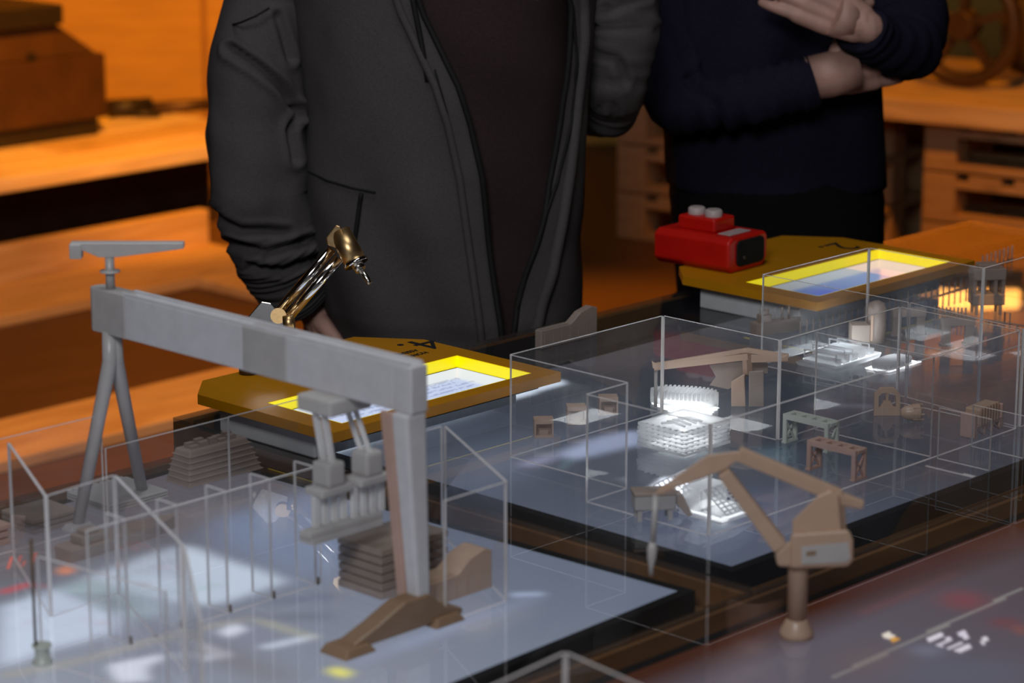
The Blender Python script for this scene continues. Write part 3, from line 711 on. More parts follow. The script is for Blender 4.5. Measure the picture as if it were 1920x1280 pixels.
for i in range(24):
    xx = gx - 0.052 + i * 0.0038
    g.box(xx, xx + 0.0022, bl.y - 0.010, bl.y + 0.010, zc - 0.0075, zc - 0.002)
o = g.build('comb_teeth', 'resin', gt); o['kind'] = 'stuff'
# the small hammerhead crane on the beam
hb = Vector((gx, 2.150, TT + zb1))
hx = thing('hammerhead_crane_model', hb + Vector((0, 0, 0.0012)), 'small frosted hammerhead crane model standing on the far end of the gantry beam', 'model crane')
MB().tube([(0, 0, 0), (0, 0, 0.034)], 0.0048, 14).build('mast', 'resin', hx)
MB().lathe([(0.005, 0.0165), (0.0105, 0.0172), (0.0105, 0.0186), (0.005, 0.0192)], (0, 0, 0), 18).build('gallery', 'resin', hx)
jd = (Rt * 1.0).normalized()
def jib(u, v, d): return jd * (u - 0.003) + Hd * d + Vector((0, 0, v))
MB().prism([(-0.036, 0.049), (0.080, 0.0490), (0.080, 0.0425), (0.010, 0.0335), (-0.007, 0.0335), (-0.022, 0.0400), (-0.036, 0.0415)], -0.0055, 0.0055, jib).build('jib', 'resin', hx, 0.001)
MB().prism([(-0.037, 0.0475), (-0.0245, 0.0475), (-0.0245, 0.0320), (-0.037, 0.0320)], -0.007, 0.007, jib).build('counterweight', 'resin', hx, 0.001)

# ------------------------------------------------------------------ slewing crane, near right
cb = at(1493, 1193); DC = (cb - CAM).dot(Hd)
sc = thing('slewing_crane_model', cb, 'amber translucent slewing crane model with a folded boom, nearest on the right', 'model crane')
P = lambda x, y, k=0.0: V(x, y, DC + k)
mp_ = lambda u, v, d: V(u, v, d)
MB(cb).lathe([(0.0160, TT + 0.0003), (0.0155, TT + 0.006), (0.011, TT + 0.015), (0.0092, TT + 0.018)], (cb.x, cb.y, 0), 28).build('foot', 'resin_warm', sc)
MB(cb).lathe([(0.0092, TT + 0.017), (0.0094, TT + 0.066), (0.0105, TT + 0.068), (0.0105, TT + 0.072)], (cb.x, cb.y, 0), 28).build('column', 'resin_warm', sc)
MB(cb).prism([(1482, 1000), (1592, 992), (1600, 1012), (1600, 1050), (1590, 1062), (1482, 1066)], DC - 0.018, DC + 0.022, mp_).build('machine_house', 'resin_warm', sc, 0.003)
MB(cb).prism([(1503, 1024), (1590, 1016), (1595, 1046), (1586, 1054), (1503, 1058)], DC - 0.0192, DC - 0.0182, mp_).build('side_panel', 'resin', sc)
MB(cb).prism([(1512, 1034), (1530, 1032), (1530, 1040), (1512, 1042)], DC - 0.0198, DC - 0.0190, mp_).build('louvre', 'resin_brown', sc)
MB(cb).prism([(1452, 1038), (1484, 1010), (1500, 1064), (1458, 1062)], DC - 0.014, DC + 0.014, mp_).build('cab', 'resin_warm', sc, 0.003)
MB(cb).prism([(1486, 975), (1532, 930), (1558, 920), (1572, 928), (1578, 998), (1486, 1000)], DC - 0.012, DC - 0.008, mp_).build('a_frame', 'resin_warm', sc, 0.001)
MB(cb).prism([(1486, 975), (1532, 930), (1558, 920), (1572, 928), (1578, 998), (1486, 1000)], DC + 0.008, DC + 0.012, mp_).build('a_frame', 'resin_warm', sc, 0.001)
MB(cb).bar(P(1569, 925), P(1574, 1000), 0.010, 0.010).build('a_frame_post', 'resin_warm', sc, 0.001)
MB(cb).bar(P(1462, 1022, -0.004), P(1356, 884, -0.004), 0.020, 0.014, w2=0.010, h2=0.012).build('main_boom', 'resin_warm', sc, 0.001)
g = MB(cb); g.prism([(1228, 928), (1236, 914), (1328, 852), (1388, 845), (1394, 854), (1360, 880), (1326, 892), (1240, 926)], DC - 0.0065, DC + 0.0005, mp_); g.build('fly_jib', 'resin_warm', sc, 0.001)
MB(cb).bar(P(1384, 850, -0.003), P(1574, 930), 0.009, 0.013).build('tie_rod', 'resin_warm', sc, 0.001)
MB(cb).bar(P(1545, 925), P(1618, 946, 0.004), 0.016, 0.013, w2=0.008, h2=0.008).build('counterweight', 'resin_warm', sc, 0.002)
MB(cb).tube([P(1230, 928, -0.003), P(1224, 1018, -0.003)], 0.0026, 10).build('hoist_cable', 'resin', sc)
MB(cb).tube([P(1224, 1016, -0.003), P(1223, 1028, -0.003), P(1222, 1046, -0.003), P(1221, 1060, -0.003), P(1221, 1078, -0.003)], [0.003, 0.0047, 0.0042, 0.0024, 0.0022], 14).build('hook_block', 'resin', sc)

# ------------------------------------------------------------------ ship blocks and other small models
def model(name, px, py, label, cat, rz=0.0, group=None):
    p = at(px, py); return thing(name, (p.x, p.y, TT + 0.0003), label, cat, rz, group)
# hull section with an open top (dark, behind the gantry)
a = at(355, 917); b = at(495, 880); c = at(312, 902)
lx, ly = b.x - a.x, c.y - a.y
hs = model('hull_section_model', 355, 917, 'smoky brown tapered hull section with an open honeycomb top behind the gantry', 'ship model')
hh = 0.041
MB().box(0, lx, 0, ly, 0, hh * 0.92, top=(0.012, lx - 0.012, 0.012, ly - 0.004)).build('hull_block', 'resin_dim', hs, 0.002)
for i in range(5):
    for j in range(2):
        MB().box(0.018 + i * (lx - 0.04) / 5, 0.018 + (i + 0.8) * (lx - 0.04) / 5, 0.016 + j * (ly - 0.026) / 2, 0.016 + (j + 0.75) * (ly - 0.026) / 2, hh * 0.9, hh + 0.002 * ((i + j) % 3)).build('compartment', 'resin_dim', hs)
for i in range(6):
    MB().box(-0.0006 + 0.0018 * i, lx + 0.0006 - 0.0018 * i, -0.0006 + 0.0018 * i, ly - 0.0005 * i, 0.001 + i * 0.006, 0.0018 + i * 0.006).build('plating_line', 'resin_dim', hs)
def slabs(t, lx, ly, n, h, m, step=0.0, gap=0.28, jag=0.0015):
    r = random.Random(n * 7 + int(lx * 1e4))
    for i in range(n):
        d = r.uniform(0, jag)
        MB().box(step * i + d, lx - step * i - d, step * i * .5 + d, ly - step * i * .5 - d, i * h / n, (i + 1 - gap) * h / n).build('deck_slab', m, t, 0.0005, 1)
        if i < n - 1:
            MB().box(step * i + 0.004, lx - step * i - 0.004, 0.004 + step * i * .5, ly - 0.004 - step * i * .5, (i + 1 - gap) * h / n, (i + 1) * h / n).build('deck_core', m, t)
a = at(62, 1004); b = at(140, 978); c = at(22, 990)
t = model('deck_block_model', 62, 1004, 'grey deck block model of three layers at the left, farther from the gantry', 'ship model'); slabs(t, b.x - a.x, c.y - a.y + 0.02, 3, 0.017, 'resin_dim')
a = at(205, 963); b = at(312, 930); 
t = model('deck_block_model', 205, 963, 'flat pale deck plate model with ragged edges between the rear legs of the gantry', 'ship model'); slabs(t, b.x - a.x, 0.075, 3, 0.009, 'resin')
MBt = MB()
for i in range(9): MBt.box(0.004 + i * 0.0085, 0.010 + i * 0.0085, 0.075, 0.079, 0.0, 0.008)
o = MBt.build('edge_ribs', 'resin', t); o['kind'] = 'stuff'
a = at(-30, 1030)
t = model('deck_block_model', -10, 1028, 'rosy deck block model cut off by the left edge of the photo', 'ship model'); slabs(t, 0.022, 0.035, 3, 0.024, 'resin_pink')
def boat(t, ln, wd, h, m, house=True):
    n = 10; rings = []
    for i in range(n + 1):
        u = i / n; w = wd / 2 * (1 - (max(0, u - 0.55) / 0.45) ** 2 * 0.92) * (0.8 + 0.2 * min(1, u * 6)); k = h * (1 + 0.25 * max(0, u - 0.6))
        rings.append([(u * ln, -w, k), (u * ln, -w * 0.75, 0), (u * ln, w * 0.75, 0), (u * ln, w, k)])
    MB().loft(rings, smooth=False).build('hull', m, t)
    if house:
        MB().box(ln * 0.12, ln * 0.34, -wd * 0.3, wd * 0.3, h, h * 1.7).build('deckhouse', m, t, 0.001)
        MB().box(ln * 0.16, ln * 0.28, -wd * 0.2, wd * 0.2, h * 1.7, h * 2.1).build('bridge', m, t, 0.001)
t = model('ship_model', 118, 1052, 'long smoky ship hull model lying along the case left of the gantry', 'ship model', R(2)); boat(t, 0.15, 0.034, 0.013, 'resin_dim')
# accommodation block behind the front leg
a = at(716, 1126); b = at(822, 1078); c = at(636, 1097)
t = model('deck_block_model', 716, 1126, 'tall grey deck block model of six layers half hidden by the front gantry leg', 'ship model'); slabs(t, b.x - a.x, c.y - a.y, 6, 0.052, 'resin_dim', gap=0.22, jag=0.001)
def stern(px, py, px2, py2, k, th, label, m):
    a = at(px, py); b = at(px2, py2); ln = b.x - a.x
    t = model('stern_block_model', px, py, label, 'ship model')
    poly = [(0, 0), (ln, 0), (ln, 0.0385 * k), (ln * 0.90, 0.042 * k), (ln * 0.70, 0.037 * k), (ln * 0.58, 0.028 * k), (ln * 0.52, 0.0245 * k), (0, 0.0245 * k)]
    MB().prism(poly, 0, th, XZ).build('stern_body', m, t, 0.0012)
    for i in range(6):
        MB().box(ln * (0.06 + i * 0.15), ln * (0.06 + i * 0.15) + 0.0012, -0.0005, 0.001, 0.001, 0.020 * k).build('frame_rib', m, t)
    MB().box(ln * 0.02, ln * 0.5, th * 0.1, th * 0.9, 0.0245 * k, 0.0255 * k).build('deck', m, t)
    return t
stern(786, 1148, 928, 1103, 1.0, 0.030, 'brown stern block model with a stepped profile just behind the front gantry leg', 'resin_warm')
stern(1015, 655, 1137, 632, 1.0, 0.012, 'smoky stern block model with a stepped profile at the far edge of the table', 'resin_dim')
# three open cabins
labs = ['small open cabin model, leftmost of three on the dark screen', 'small open cabin model, middle one of three on the dark screen', 'small open cabin model, rightmost of three on the dark screen']
for (px, py), lab in zip([(1002, 822), (1064, 797), (1124, 779)], labs):
    t = model('cabin_model', px, py, lab, 'model', R(-42)); w = 0.0225; h = 0.022
    MB().box(0, 0.002, 0, 0.018, 0, h).build('side_wall', 'resin_warm', t); MB().box(w - 0.002, w, 0, 0.018, 0, h).build('side_wall', 'resin_warm', t)
    MB().box(0.002, w - 0.002, 0.016, 0.018, 0, h).build('back_wall', 'resin_warm', t); MB().box(0.002, w - 0.002, 0, 0.016, 0, 0.003).build('floor_plate', 'resin_warm', t)
    MB().box(0.002, w - 0.002, 0, 0.016, h - 0.005, h).build('roof', 'resin_warm', t); MB().box(0.006, w - 0.006, 0.003, 0.014, 0.003, 0.009).build('bench', 'resin_warm', t)
# lit white models
a = at(1283, 856); b = at(1358, 826); c = at(1204, 830)
t = model('deck_stack_model', 1283, 858, 'bright white stack of ship decks glowing from below on the dark screen', 'ship model')
slx, sly = b.x - a.x, c.y - a.y
MB().box(0.003, slx - 0.003, 0.003, sly - 0.003, 0.0, 0.0285).build('core', 'white', t)
for i in range(6):
    z = 0.0002 + i * 0.0049; d = 0.0004 * (i % 3)
    rounded_ring(MB(), [(d, d), (slx - d, d), (slx - d, sly - d), (d, sly - d)], [(0.006, 0.006), (slx - 0.006, 0.006), (slx - 0.006, sly - 0.006), (0.006, sly - 0.006)], z, z + 0.0036).build('deck_slab', 'white', t)
    for k in range(7):
        MB().box(0.004 + k * (slx - 0.010) / 7, 0.006 + k * (slx - 0.010) / 7, -0.0006, 0.003, z + 0.0036, z + 0.0049).box(-0.0006, 0.003, 0.004 + k * (sly - 0.010) / 7, 0.006 + k * (sly - 0.010) / 7, z + 0.0036, z + 0.0049).build('spacer', 'white', t)
for i in range(4):
    MB().tube([(0.012 + i * 0.010, 0.045, 0.0295), (0.016 + i * 0.010, 0.030, 0.0325), (0.020 + i * 0.010, 0.016, 0.0295)], 0.0016, 8).build('roof_rib', 'white', t)
def ribbed_hull(px, py, ln, wd, h, rz, label, n=15):
    t = model('hull_model', px, py, label, 'ship model', rz)
    rings = []
    for i in range(13):
        u = i / 12; w = wd / 2 * (max(0.05, 1 - abs(2 * u - 1) ** 3.2)) ** 0.6
        rings.append([((u - .5) * ln, -w, h * .4), ((u - .5) * ln, -w * .7, 0), ((u - .5) * ln, w * .7, 0), ((u - .5) * ln, w, h * .4), ((u - .5) * ln, w * .7, h), ((u - .5) * ln, -w * .7, h)])
    MB().loft(rings).build('hull', 'white', t)
    for i in range(n):
        u = (i + 1) / (n + 1); w = wd / 2 * (max(0.05, 1 - abs(2 * u - 1) ** 3.2)) ** 0.6
        MB().box((u - .5) * ln - 0.0016, (u - .5) * ln + 0.0016, -w * 0.92, w * 0.92, h * .5, h + 0.0012).build('rib', 'white', t, 0.0005, 1)
    return t
ribbed_hull(1283, 757, 0.084, 0.042, 0.017, R(-62), 'bright white ribbed hull model behind the white stack of decks')
ribbed_hull(1672, 690, 0.075, 0.040, 0.010, R(8), 'bright white ribbed hull model at the right of the white barge')
t = model('barge_model', 1572, 678, 'bright white barge model stacked with open frames', 'ship model', R(4))
MB().box(-0.050, 0.052, -0.030, 0.030, 0.0, 0.006, top=(-0.056, 0.058, -0.030, 0.030)).build('hull', 'white', t, 0.001)
for i in range(5):
    x = -0.046 + i * 0.0195; h = 0.014 + 0.003 * (i % 2)
    g = MB().box(x, x + 0.013, -0.026, 0.024, 0.006, h); g.build('cargo_block', 'white', t, 0.001)
    MB().box(x, x + 0.0015, -0.026, -0.0245, h, h + 0.008).box(x, x + 0.0015, 0.0225, 0.024, h, h + 0.008).box(x, x + 0.0015, -0.0245, 0.0225, h + 0.0065, h + 0.008).build('open_frame', 'white', t)
# lattice ship
a = at(1350, 985)
t = model('lattice_ship_model', 1352, 985, 'bright white lattice ship model with leaning grid ramps in front of the stack of decks', 'ship model')
lx = at(1402, 962).x - a.x; ly = at(1284, 958).y - a.y
MB().box(0, lx, 0, ly, 0, 0.006, top=(0.001, lx + 0.003, 0, ly)).build('base_slab', 'white', t, 0.001)
MB().box(0.004, lx - 0.004, ly * 0.55, ly * 0.98, 0.006, 0.030).build('white_house', 'white', t, 0.001)
MB().box(0.004, lx - 0.002, 0.004, ly * 0.55, 0.006, 0.0095).build('lower_deck', 'white', t, 0.001)
def lattice(t, o, u, v, n, m, w=0.0013, name='grid_bar', d=0):
    o = Vector(o); u = Vector(u); v = Vector(v)
    for i in range(n + 1):
        MB().bar(o + u * (i / n), o + u * (i / n) + v, w).build(name, 'white', t)
    for j in range(m + 1):
        MB().bar(o + v * (j / m), o + v * (j / m) + u, w).build(name, 'white', t)
lattice(t, (lx * 0.15, -0.001, 0.009), (lx * 0.95, 0, 0), (-0.002, ly * 0.5, 0.022), 6, 7)
lattice(t, (-0.006, ly * 1.02, 0.004), (0.052, 0, 0.006), (0.006, 0.034, 0.020), 7, 6)
lattice(t, (lx * 0.3, ly * 1.0, 0.030), (0.040, 0, 0), (0.0, 0.020, 0.004), 5, 4)
t = model('loader_model', 1225, 972, 'grey loader model on short legs beside the white lattice ship', 'model', R(-38))
MB().box(-0.022, 0.022, -0.012, 0.012, 0.012, 0.030).build('body', 'resin', t, 0.002)
MB().box(-0.023, 0.023, -0.013, 0.013, 0.028, 0.032).build('roof', 'resin_dim', t, 0.001)
for x in (-0.019, 0.014):
    for y in (-0.010, 0.006): MB().box(x, x + 0.005, y, y + 0.004, 0, 0.012).build('leg', 'resin', t)
MB().prism([(0.022, 0.029), (0.030, 0.027), (0.041, 0.004), (0.036, 0.002), (0.024, 0.016)], -0.007, 0.007, XZ).build('chute', 'resin_dim', t, 0.001)
# trestles
def trestle(px, py, label, m, ln=0.060, w=0.0215, h=0.035):
    """two X-braced end frames that carry a slotted beam running along Y"""
    t = model('trestle_model', px, py, label, 'model'); b = 0.0026
    for y in (0.0, -ln):
        MB().box(0, b, y - b, y + b, 0, h - 0.006).box(w - b, w, y - b, y + b, 0, h - 0.006).build('post_pair', m, t)
        MB().bar((b * .5, y, 0.001), (w - b * .5, y, h - 0.007), b * 0.9, b * .8).build('brace', m, t)
        MB().bar((w - b * .5, y, 0.001), (b * .5, y, h - 0.007), b * 0.9, b * .8).build('brace', m, t)
        MB().box(-0.001, w + 0.001, y - b * 1.2, y + b * 1.2, 0, 0.0022).build('foot_rail', m, t)
    MB().box(0, 0.0045, -ln - b, b, h - 0.006, h).box(w - 0.0045, w, -ln - b, b, h - 0.006, h).build('side_girder', m, t)
    for i in range(5):
        y = -ln + i * ln / 4; MB().box(0.0045, w - 0.0045, y - 0.0035, y + 0.0035, h - 0.004, h - 0.0004).build('cross_tie', m, t)
    return t
trestle(1470, 831, 'pale mint trestle model with cross-braced ends, farther of the two', 'resin_mint')
trestle(1515, 882, 'rosy trestle model with cross-braced ends, nearer of the two', 'resin_pink', ln=0.062)
# bulkhead ring and nozzle
t = model('bulkhead_model', 1638, 778, 'amber bulkhead frame model with a cut-cornered top standing upright on the dark screen', 'model', R(-46))
w, h = 0.031, 0.034
out_ = [(0, 0), (w, 0), (w, h - 0.008), (w - 0.007, h), (0.007, h), (0, h - 0.008)]; in_ = [(0.005, 0.010), (w - 0.005, 0.010), (w - 0.005, h - 0.010), (w - 0.009, h - 0.006), (0.009, h - 0.006), (0.005, h - 0.010)]
g = rounded_ring(MB(), out_, in_, -0.003, 0.003)
for v in g.bm.verts: v.co = Vector((v.co.x, v.co.z, v.co.y))
g.build('frame', 'resin_warm', t)
MB().bar((w * .5, 0, 0.010), (w * .5, 0, h - 0.006), 0.003).build('mullion', 'resin_warm', t)
MB().prism([(0.007, 0.010), (w - 0.007, 0.010), (w * .62, 0.018), (w * .38, 0.018)], -0.002, 0.002, XZ).build('gusset', 'resin_warm', t)
t = model('nozzle_model', 1706, 790, 'small ribbed amber nozzle model beside the upright bulkhead frame', 'model', R(-40))
MB().lathe([(0.004, -0.012), (0.008, -0.006), (0.009, 0.0), (0.0105, 0.010), (0.010, 0.0115)], (0, 0, 0.011), 20, axis=(1, 0, 0)).build('cone', 'resin_warm', t)
for i in range(8):
    a = i * math.pi / 4; MB().bar((0.002, 0.0095 * math.cos(a), 0.011 + 0.0095 * math.sin(a)), (0.015, 0.0098 * math.cos(a), 0.011 + 0.0098 * math.sin(a)), 0.0016).build('blade', 'resin_warm', t)
# harbour crane in the middle case
cb2 = at(1405, 764); D2 = (cb2 - CAM).dot(Hd)
t = thing('harbour_crane_model', (cb2.x, cb2.y, TT + 0.0003), 'rosy brown harbour crane model with a long level boom inside the stepped case', 'model crane'); lo = Vector((cb2.x, cb2.y, TT + 0.0003))
MB(lo).prism([(1371, 715), (1396, 700), (1398, 762), (1371, 762)], D2 - 0.012, D2 + 0.006, mp_).build('tower_leg', 'resin_warm', t, 0.001)
MB(lo).prism([(1404, 696), (1432, 694), (1432, 762), (1404, 762)], D2 - 0.010, D2 + 0.010, mp_).build('tower_leg', 'resin_dim', t, 0.001)
MB(lo).prism([(1330, 684), (1402, 676), (1440, 680), (1440, 700), (1404, 704), (1366, 730), (1330, 722), (1342, 706)], D2 + 0.012, D2 + 0.020, mp_).build('reflection_panel', 'resin_dim', t, 0.001)  # grey panel is a reflection, built solid as a piece of the crane
for k in (-0.006, 0.006):
    MB(lo).bar(V(1226, 688, D2 + k), V(1402, 668, D2 + k), 0.0035, 0.008).build('lower_boom', 'resin_warm', t)
    MB(lo).bar(V(1228, 684, D2 + k), V(1400, 656, D2 + k), 0.003, 0.005).build('upper_boom', 'resin_warm', t)
    MB(lo).bar(V(1400, 656, D2 + k), V(1478, 668, D2 + k), 0.0035, 0.006).build('back_stay', 'resin_warm', t)
MB(lo).bar(V(1400, 654, D2), V(1402, 700, D2), 0.007, 0.010).build('king_post', 'resin_warm', t)
MB(lo).prism([(1408, 664), (1468, 668), (1478, 662), (1478, 678), (1408, 680)], D2 - 0.008, D2 + 0.008, mp_).build('counter_jib', 'resin_warm', t, 0.001)
MB(lo).tube([V(1230, 688, D2), V(1229, 762, D2)], 0.0022, 8).build('hoist_cable', 'resin', t)
MB(lo).prism([(1222, 676), (1234, 684), (1234, 692), (1224, 690)], D2 - 0.008, D2 + 0.008, mp_).build('boom_tip', 'resin_warm', t)
# portal gates at the far right
def portal(px, py, label, w=0.044, h=0.036):
    t = model('portal_model', px, py, label, 'model', R(-42)); d = 0.012
    MB().box(0, 0.011, -d / 2, d / 2, 0, h - 0.010).build('post', 'resin_dim', t, 0.001); MB().box(w - 0.011, w, -d / 2, d / 2, 0, h - 0.010).build('post', 'resin_dim', t, 0.001)
    MB().box(-0.001, w + 0.001, -d / 2 - 0.001, d / 2 + 0.001, h - 0.010, h).build('lintel', 'resin_dim', t, 0.001)
    MB().box(-0.002, 0.013, -d / 2 - 0.002, d / 2 + 0.002, 0, 0.003).build('footing', 'resin_dim', t); MB().box(w - 0.013, w + 0.002, -d / 2 - 0.002, d / 2 + 0.002, 0, 0.003).build('footing', 'resin_dim', t)
portal(1672, 628, 'smoky portal gate model behind the white hull, left of two')
portal(1765, 648, 'smoky portal gate model right of the white hull, right of two', 0.042, 0.038)
t = model('silo_model', 1628, 641, 'brown silo building model with a rounded tower behind the white barge', 'model', R(-42))
MB().box(-0.025, 0.0, -0.012, 0.012, 0, 0.026).build('hall', 'resin_dim', t, 0.001)
MB().lathe([(0.013, 0), (0.013, 0.046), (0.010, 0.053), (0.004, 0.056)], (0.010, 0, 0), 18).build('tower', 'resin_dim', t)
MB().box(0.0, 0.003, -0.0135, -0.0125, 0.004, 0.040).build('ladder', 'resin_warm', t)
t = model('ship_model', 1412, 628, 'small smoky ship model with upright posts near the far yellow panel', 'ship model', R(-20)); boat(t, 0.075, 0.024, 0.016, 'resin_dim')
for i in range(5): MB().tube([(0.012 + i * 0.011, 0, 0.016), (0.012 + i * 0.011, 0, 0.034)], 0.0016, 8).build('mast', 'white' if i in (0, 2) else 'resin_dim', t)
t = model('portal_crane_model', 1818, 588, 'smoky portal crane model on four splayed legs at the far right', 'model crane', R(-40)); w = 0.046
for x in (0.004, w - 0.008):
    for y in (-0.012, 0.010): MB().bar((x + 0.002, y, 0), (x + 0.002, y * .8, 0.026), 0.0035, 0.0035, w2=0.006, h2=0.006).build('leg', 'resin_dim', t)
MB().box(0, w, -0.014, 0.014, 0.014, 0.030).build('platform', 'resin_dim', t, 0.001)
for x in (0.0, 0.014, 0.030, w - 0.005): MB().box(x, x + 0.005, -0.012, 0.012, 0.030, 0.050).build('upright', 'resin_dim', t)
MB().box(0, w, -0.014, 0.014, 0.050, 0.066).build('cabin', 'resin_dim', t, 0.001); MB().box(0.008, w - 0.01, -0.010, 0.010, 0.066, 0.072).build('roof', 'resin_dim', t, 0.001)
# trailer
t = model('trailer_model', 1832, 822, 'smoky trailer model with braced legs and a ribbed load by the right edge', 'model', R(4)); 
MB().box(0.004, 0.050, 0.0, 0.020, 0.014, 0.034).build('load', 'resin_warm', t, 0.002)
for i in range(7): MB().box(0.006 + i * 0.0065, 0.008 + i * 0.0065, -0.001, 0.001, 0.014, 0.035).build('load_rib', 'resin_warm', t)
MB().box(-0.002, 0.056, 0.0, 0.020, 0.010, 0.014).build('bed', 'resin_pink', t)
for x in (0.0, 0.018, 0.036, 0.053):
    MB().bar((x, 0.001, 0), (x, 0.001, 0.011), 0.0026).build('leg', 'resin_pink', t); MB().bar((x, 0.018, 0), (x, 0.018, 0.011), 0.0026).build('leg', 'resin_pink', t)
    if x < 0.05: MB().bar((x, 0.001, 0.011), (x + 0.016, 0.001, 0.001), 0.002).build('brace', 'resin_pink', t)
MB().box(-0.006, -0.002, 0.0, 0.020, 0.0, 0.030).build('end_board', 'resin_pink', t, 0.001); MB().box(0.056, 0.060, 0.0, 0.020, 0.0, 0.030).build('end_board', 'resin_pink', t, 0.001)
# rows of little posts
def posts(p, q, n, h, label, light=()):
    a = at(*p); b = at(*q)
    t = thing('post_fence_model', (a.x, a.y, TT + 0.0003), label, 'model fence')
    ang = math.atan2(b.y - a.y, b.x - a.x); ln = math.hypot(b.x - a.x, b.y - a.y); t.rotation_euler = (0, 0, ang)
    for i in range(n):
        MB().tube([(ln * i / (n - 1), 0, 0), (ln * i / (n - 1), 0, h)], 0.0013, 8).build('post', 'white' if i in light else 'resin_dim', t)
    MB().box(-0.003, ln + 0.003, -0.0015, 0.0015, 0.0, 0.0012).build('foot_rail', 'resin_dim', t)
posts((1500, 628), (1812, 540), 28, 0.019, 'row of little translucent posts along the front of the far yellow panel', (22, 25, 26))
posts((1842, 506), (1897, 487), 8, 0.022, 'short row of tall pale posts at the far right edge of the table', (1, 3, 5, 7))
posts((1752, 600), (1810, 602), 9, 0.019, 'short row of dark posts in front of the portal crane', ())
t = model('pipe_rack_model', 1748, 592, 'thin dark pipe rack model with an upright hoop at the right edge', 'model')
a = t.location.copy(); b = at(1925, 620) - a
MB().tube([(0, 0, 0.006), (b.x, b.y, 0.006)], 0.0012, 8).build('pipe', 'resin_dim', t)
for u in (0.05, 0.35, 0.6, 0.9): MB().tube([(b.x * u, b.y * u, 0), (b.x * u, b.y * u, 0.0065)], 0.0012, 8).build('support', 'resin_dim', t)
pu = [at(1883, 612) - a, at(1893, 614) - a]
MB().tube([(pu[0].x, pu[0].y, 0), (pu[0].x, pu[0].y, 0.020), (pu[1].x, pu[1].y, 0.020), (pu[1].x, pu[1].y, 0)], 0.0012, 8).build('hoop', 'resin_dim', t)
# spool at the foot of the left rod
sp = at(80, 1243)
t = thing('spool_model', (sp.x, sp.y, TT + 0.0003), 'little grey-green spool model with a thin rod at the lower left', 'model')
MB().lathe([(0.0095, 0), (0.0095, 0.002), (0.0068, 0.004), (0.0066, 0.014), (0.0090, 0.016), (0.0090, 0.018)], (0, 0, 0), 22).build('spool_body', 'resin_mint', t)
MB().tube([(-0.006, 0.001, 0.018), (-0.0058, 0.001, 0.118)], 0.0014, 8).build('rod', 'iron', t)

# ------------------------------------------------------------------ people
def capsule_body(name, chains, balls, parent, m='skin', voxel=0.011, org=(0, 0, 0)):
    g = MB(org)
    for pts, rad, flat in chains:
        g.tube(pts, rad, 14, True, flat)
        for p, r in zip(pts, rad): g.ball(p, r * 0.98, 12, 8)
    for c, r in balls: g.ball(c, r)
    o = g.build(name, m, parent)
    rm = o.modifiers.new('remesh', 'REMESH'); rm.mode = 'VOXEL'; rm.voxel_size = voxel; rm.use_smooth_shade = True
    sm = o.modifiers.new('smooth', 'SMOOTH'); sm.iterations = 3; sm.factor = 0.5
    return o
def hand_mesh(name, wrist, palm_dir, side, normal, parent, org, size=0.19, curl=0.5, voxel=0.0028, m='skin'):
    """palm and five separate bent fingers; palm_dir points to the fingertips, side to the thumb, normal out of the back of the hand"""
    d = Vector(palm_dir).normalized(); s = Vector(side); s = (s - d * s.dot(d)).normalized(); n = s.cross(d).normalized()
    if n.dot(Vector(normal)) < 0: n = -n
    k = size / 0.19; w = Vector(wrist); g = MB(org)
    def seg(pts, rad, flat=1.0):
        g.tube(pts, rad, 12, True, flat)
        for p, r in zip(pts, rad): g.ball(p, r * 0.97, 10, 7)
    for off in (-0.030, -0.010, 0.010, 0.030):
        seg([w + s * off * 0.55 * k, w + d * 0.05 * k + s * off * 0.85 * k, w + d * 0.095 * k + s * off * k], [0.0155 * k, 0.0150 * k, 0.0125 * k])
    for off, ln, sp in ((0.030, 0.072, 0.10), (0.010, 0.080, 0.02), (-0.010, 0.074, -0.05), (-0.029, 0.058, -0.14)):
        p = w + d * 0.095 * k + s * off * k; a = 0.25 * curl; pts = [p]; dirv = (d + s * sp).normalized()
        for f, add in ((0.45, 0.5), (0.30, 0.65), (0.25, 0.4)):
            v = dirv * math.cos(a) - n * math.sin(a); p = p + v * ln * f * k; pts.append(p); a += add * curl
        seg(pts, [0.0105 * k, 0.0094 * k, 0.0084 * k, 0.0072 * k])
    p = w + d * 0.025 * k + s * 0.030 * k
    seg([p, p + (d * 0.55 + s * 0.75 - n * 0.2) * 0.042 * k, p + (d * 0.75 + s * 0.72 - n * 0.35) * 0.075 * k, p + (d * 0.95 + s * 0.62 - n * 0.4) * 0.094 * k], [0.0150 * k, 0.0125 * k, 0.0105 * k, 0.0085 * k])
    seg([w - d * 0.015 * k, w, w + d * 0.02 * k], [0.026 * k, 0.025 * k, 0.024 * k], 0.75)
    o = g.build(name, m, parent)
    rm = o.modifiers.new('remesh', 'REMESH'); rm.mode = 'VOXEL'; rm.voxel_size = voxel; rm.use_smooth_shade = True
    sm = o.modifiers.new('smooth', 'SMOOTH'); sm.iterations = 2; sm.factor = 0.5
    return o
def interp(rows, n, cols):
    rows = sorted(rows); ys = [r[0] for r in rows]; yy = np.linspace(ys[0], ys[-1], n)
    return [[y] + [float(np.interp(y, ys, [r[c] for r in rows])) for c in range(1, cols)] for y in yy]
def fold(p, amp, f=9.0):
    return 1.35 * amp * noise.noise(Vector((p.x * f, p.y * f, p.z * f * 0.45))) + amp * 0.5 * noise.noise(Vector((p.x * f * 2.3, p.y * f * 2.3, p.z * f * 1.6 + 4)))
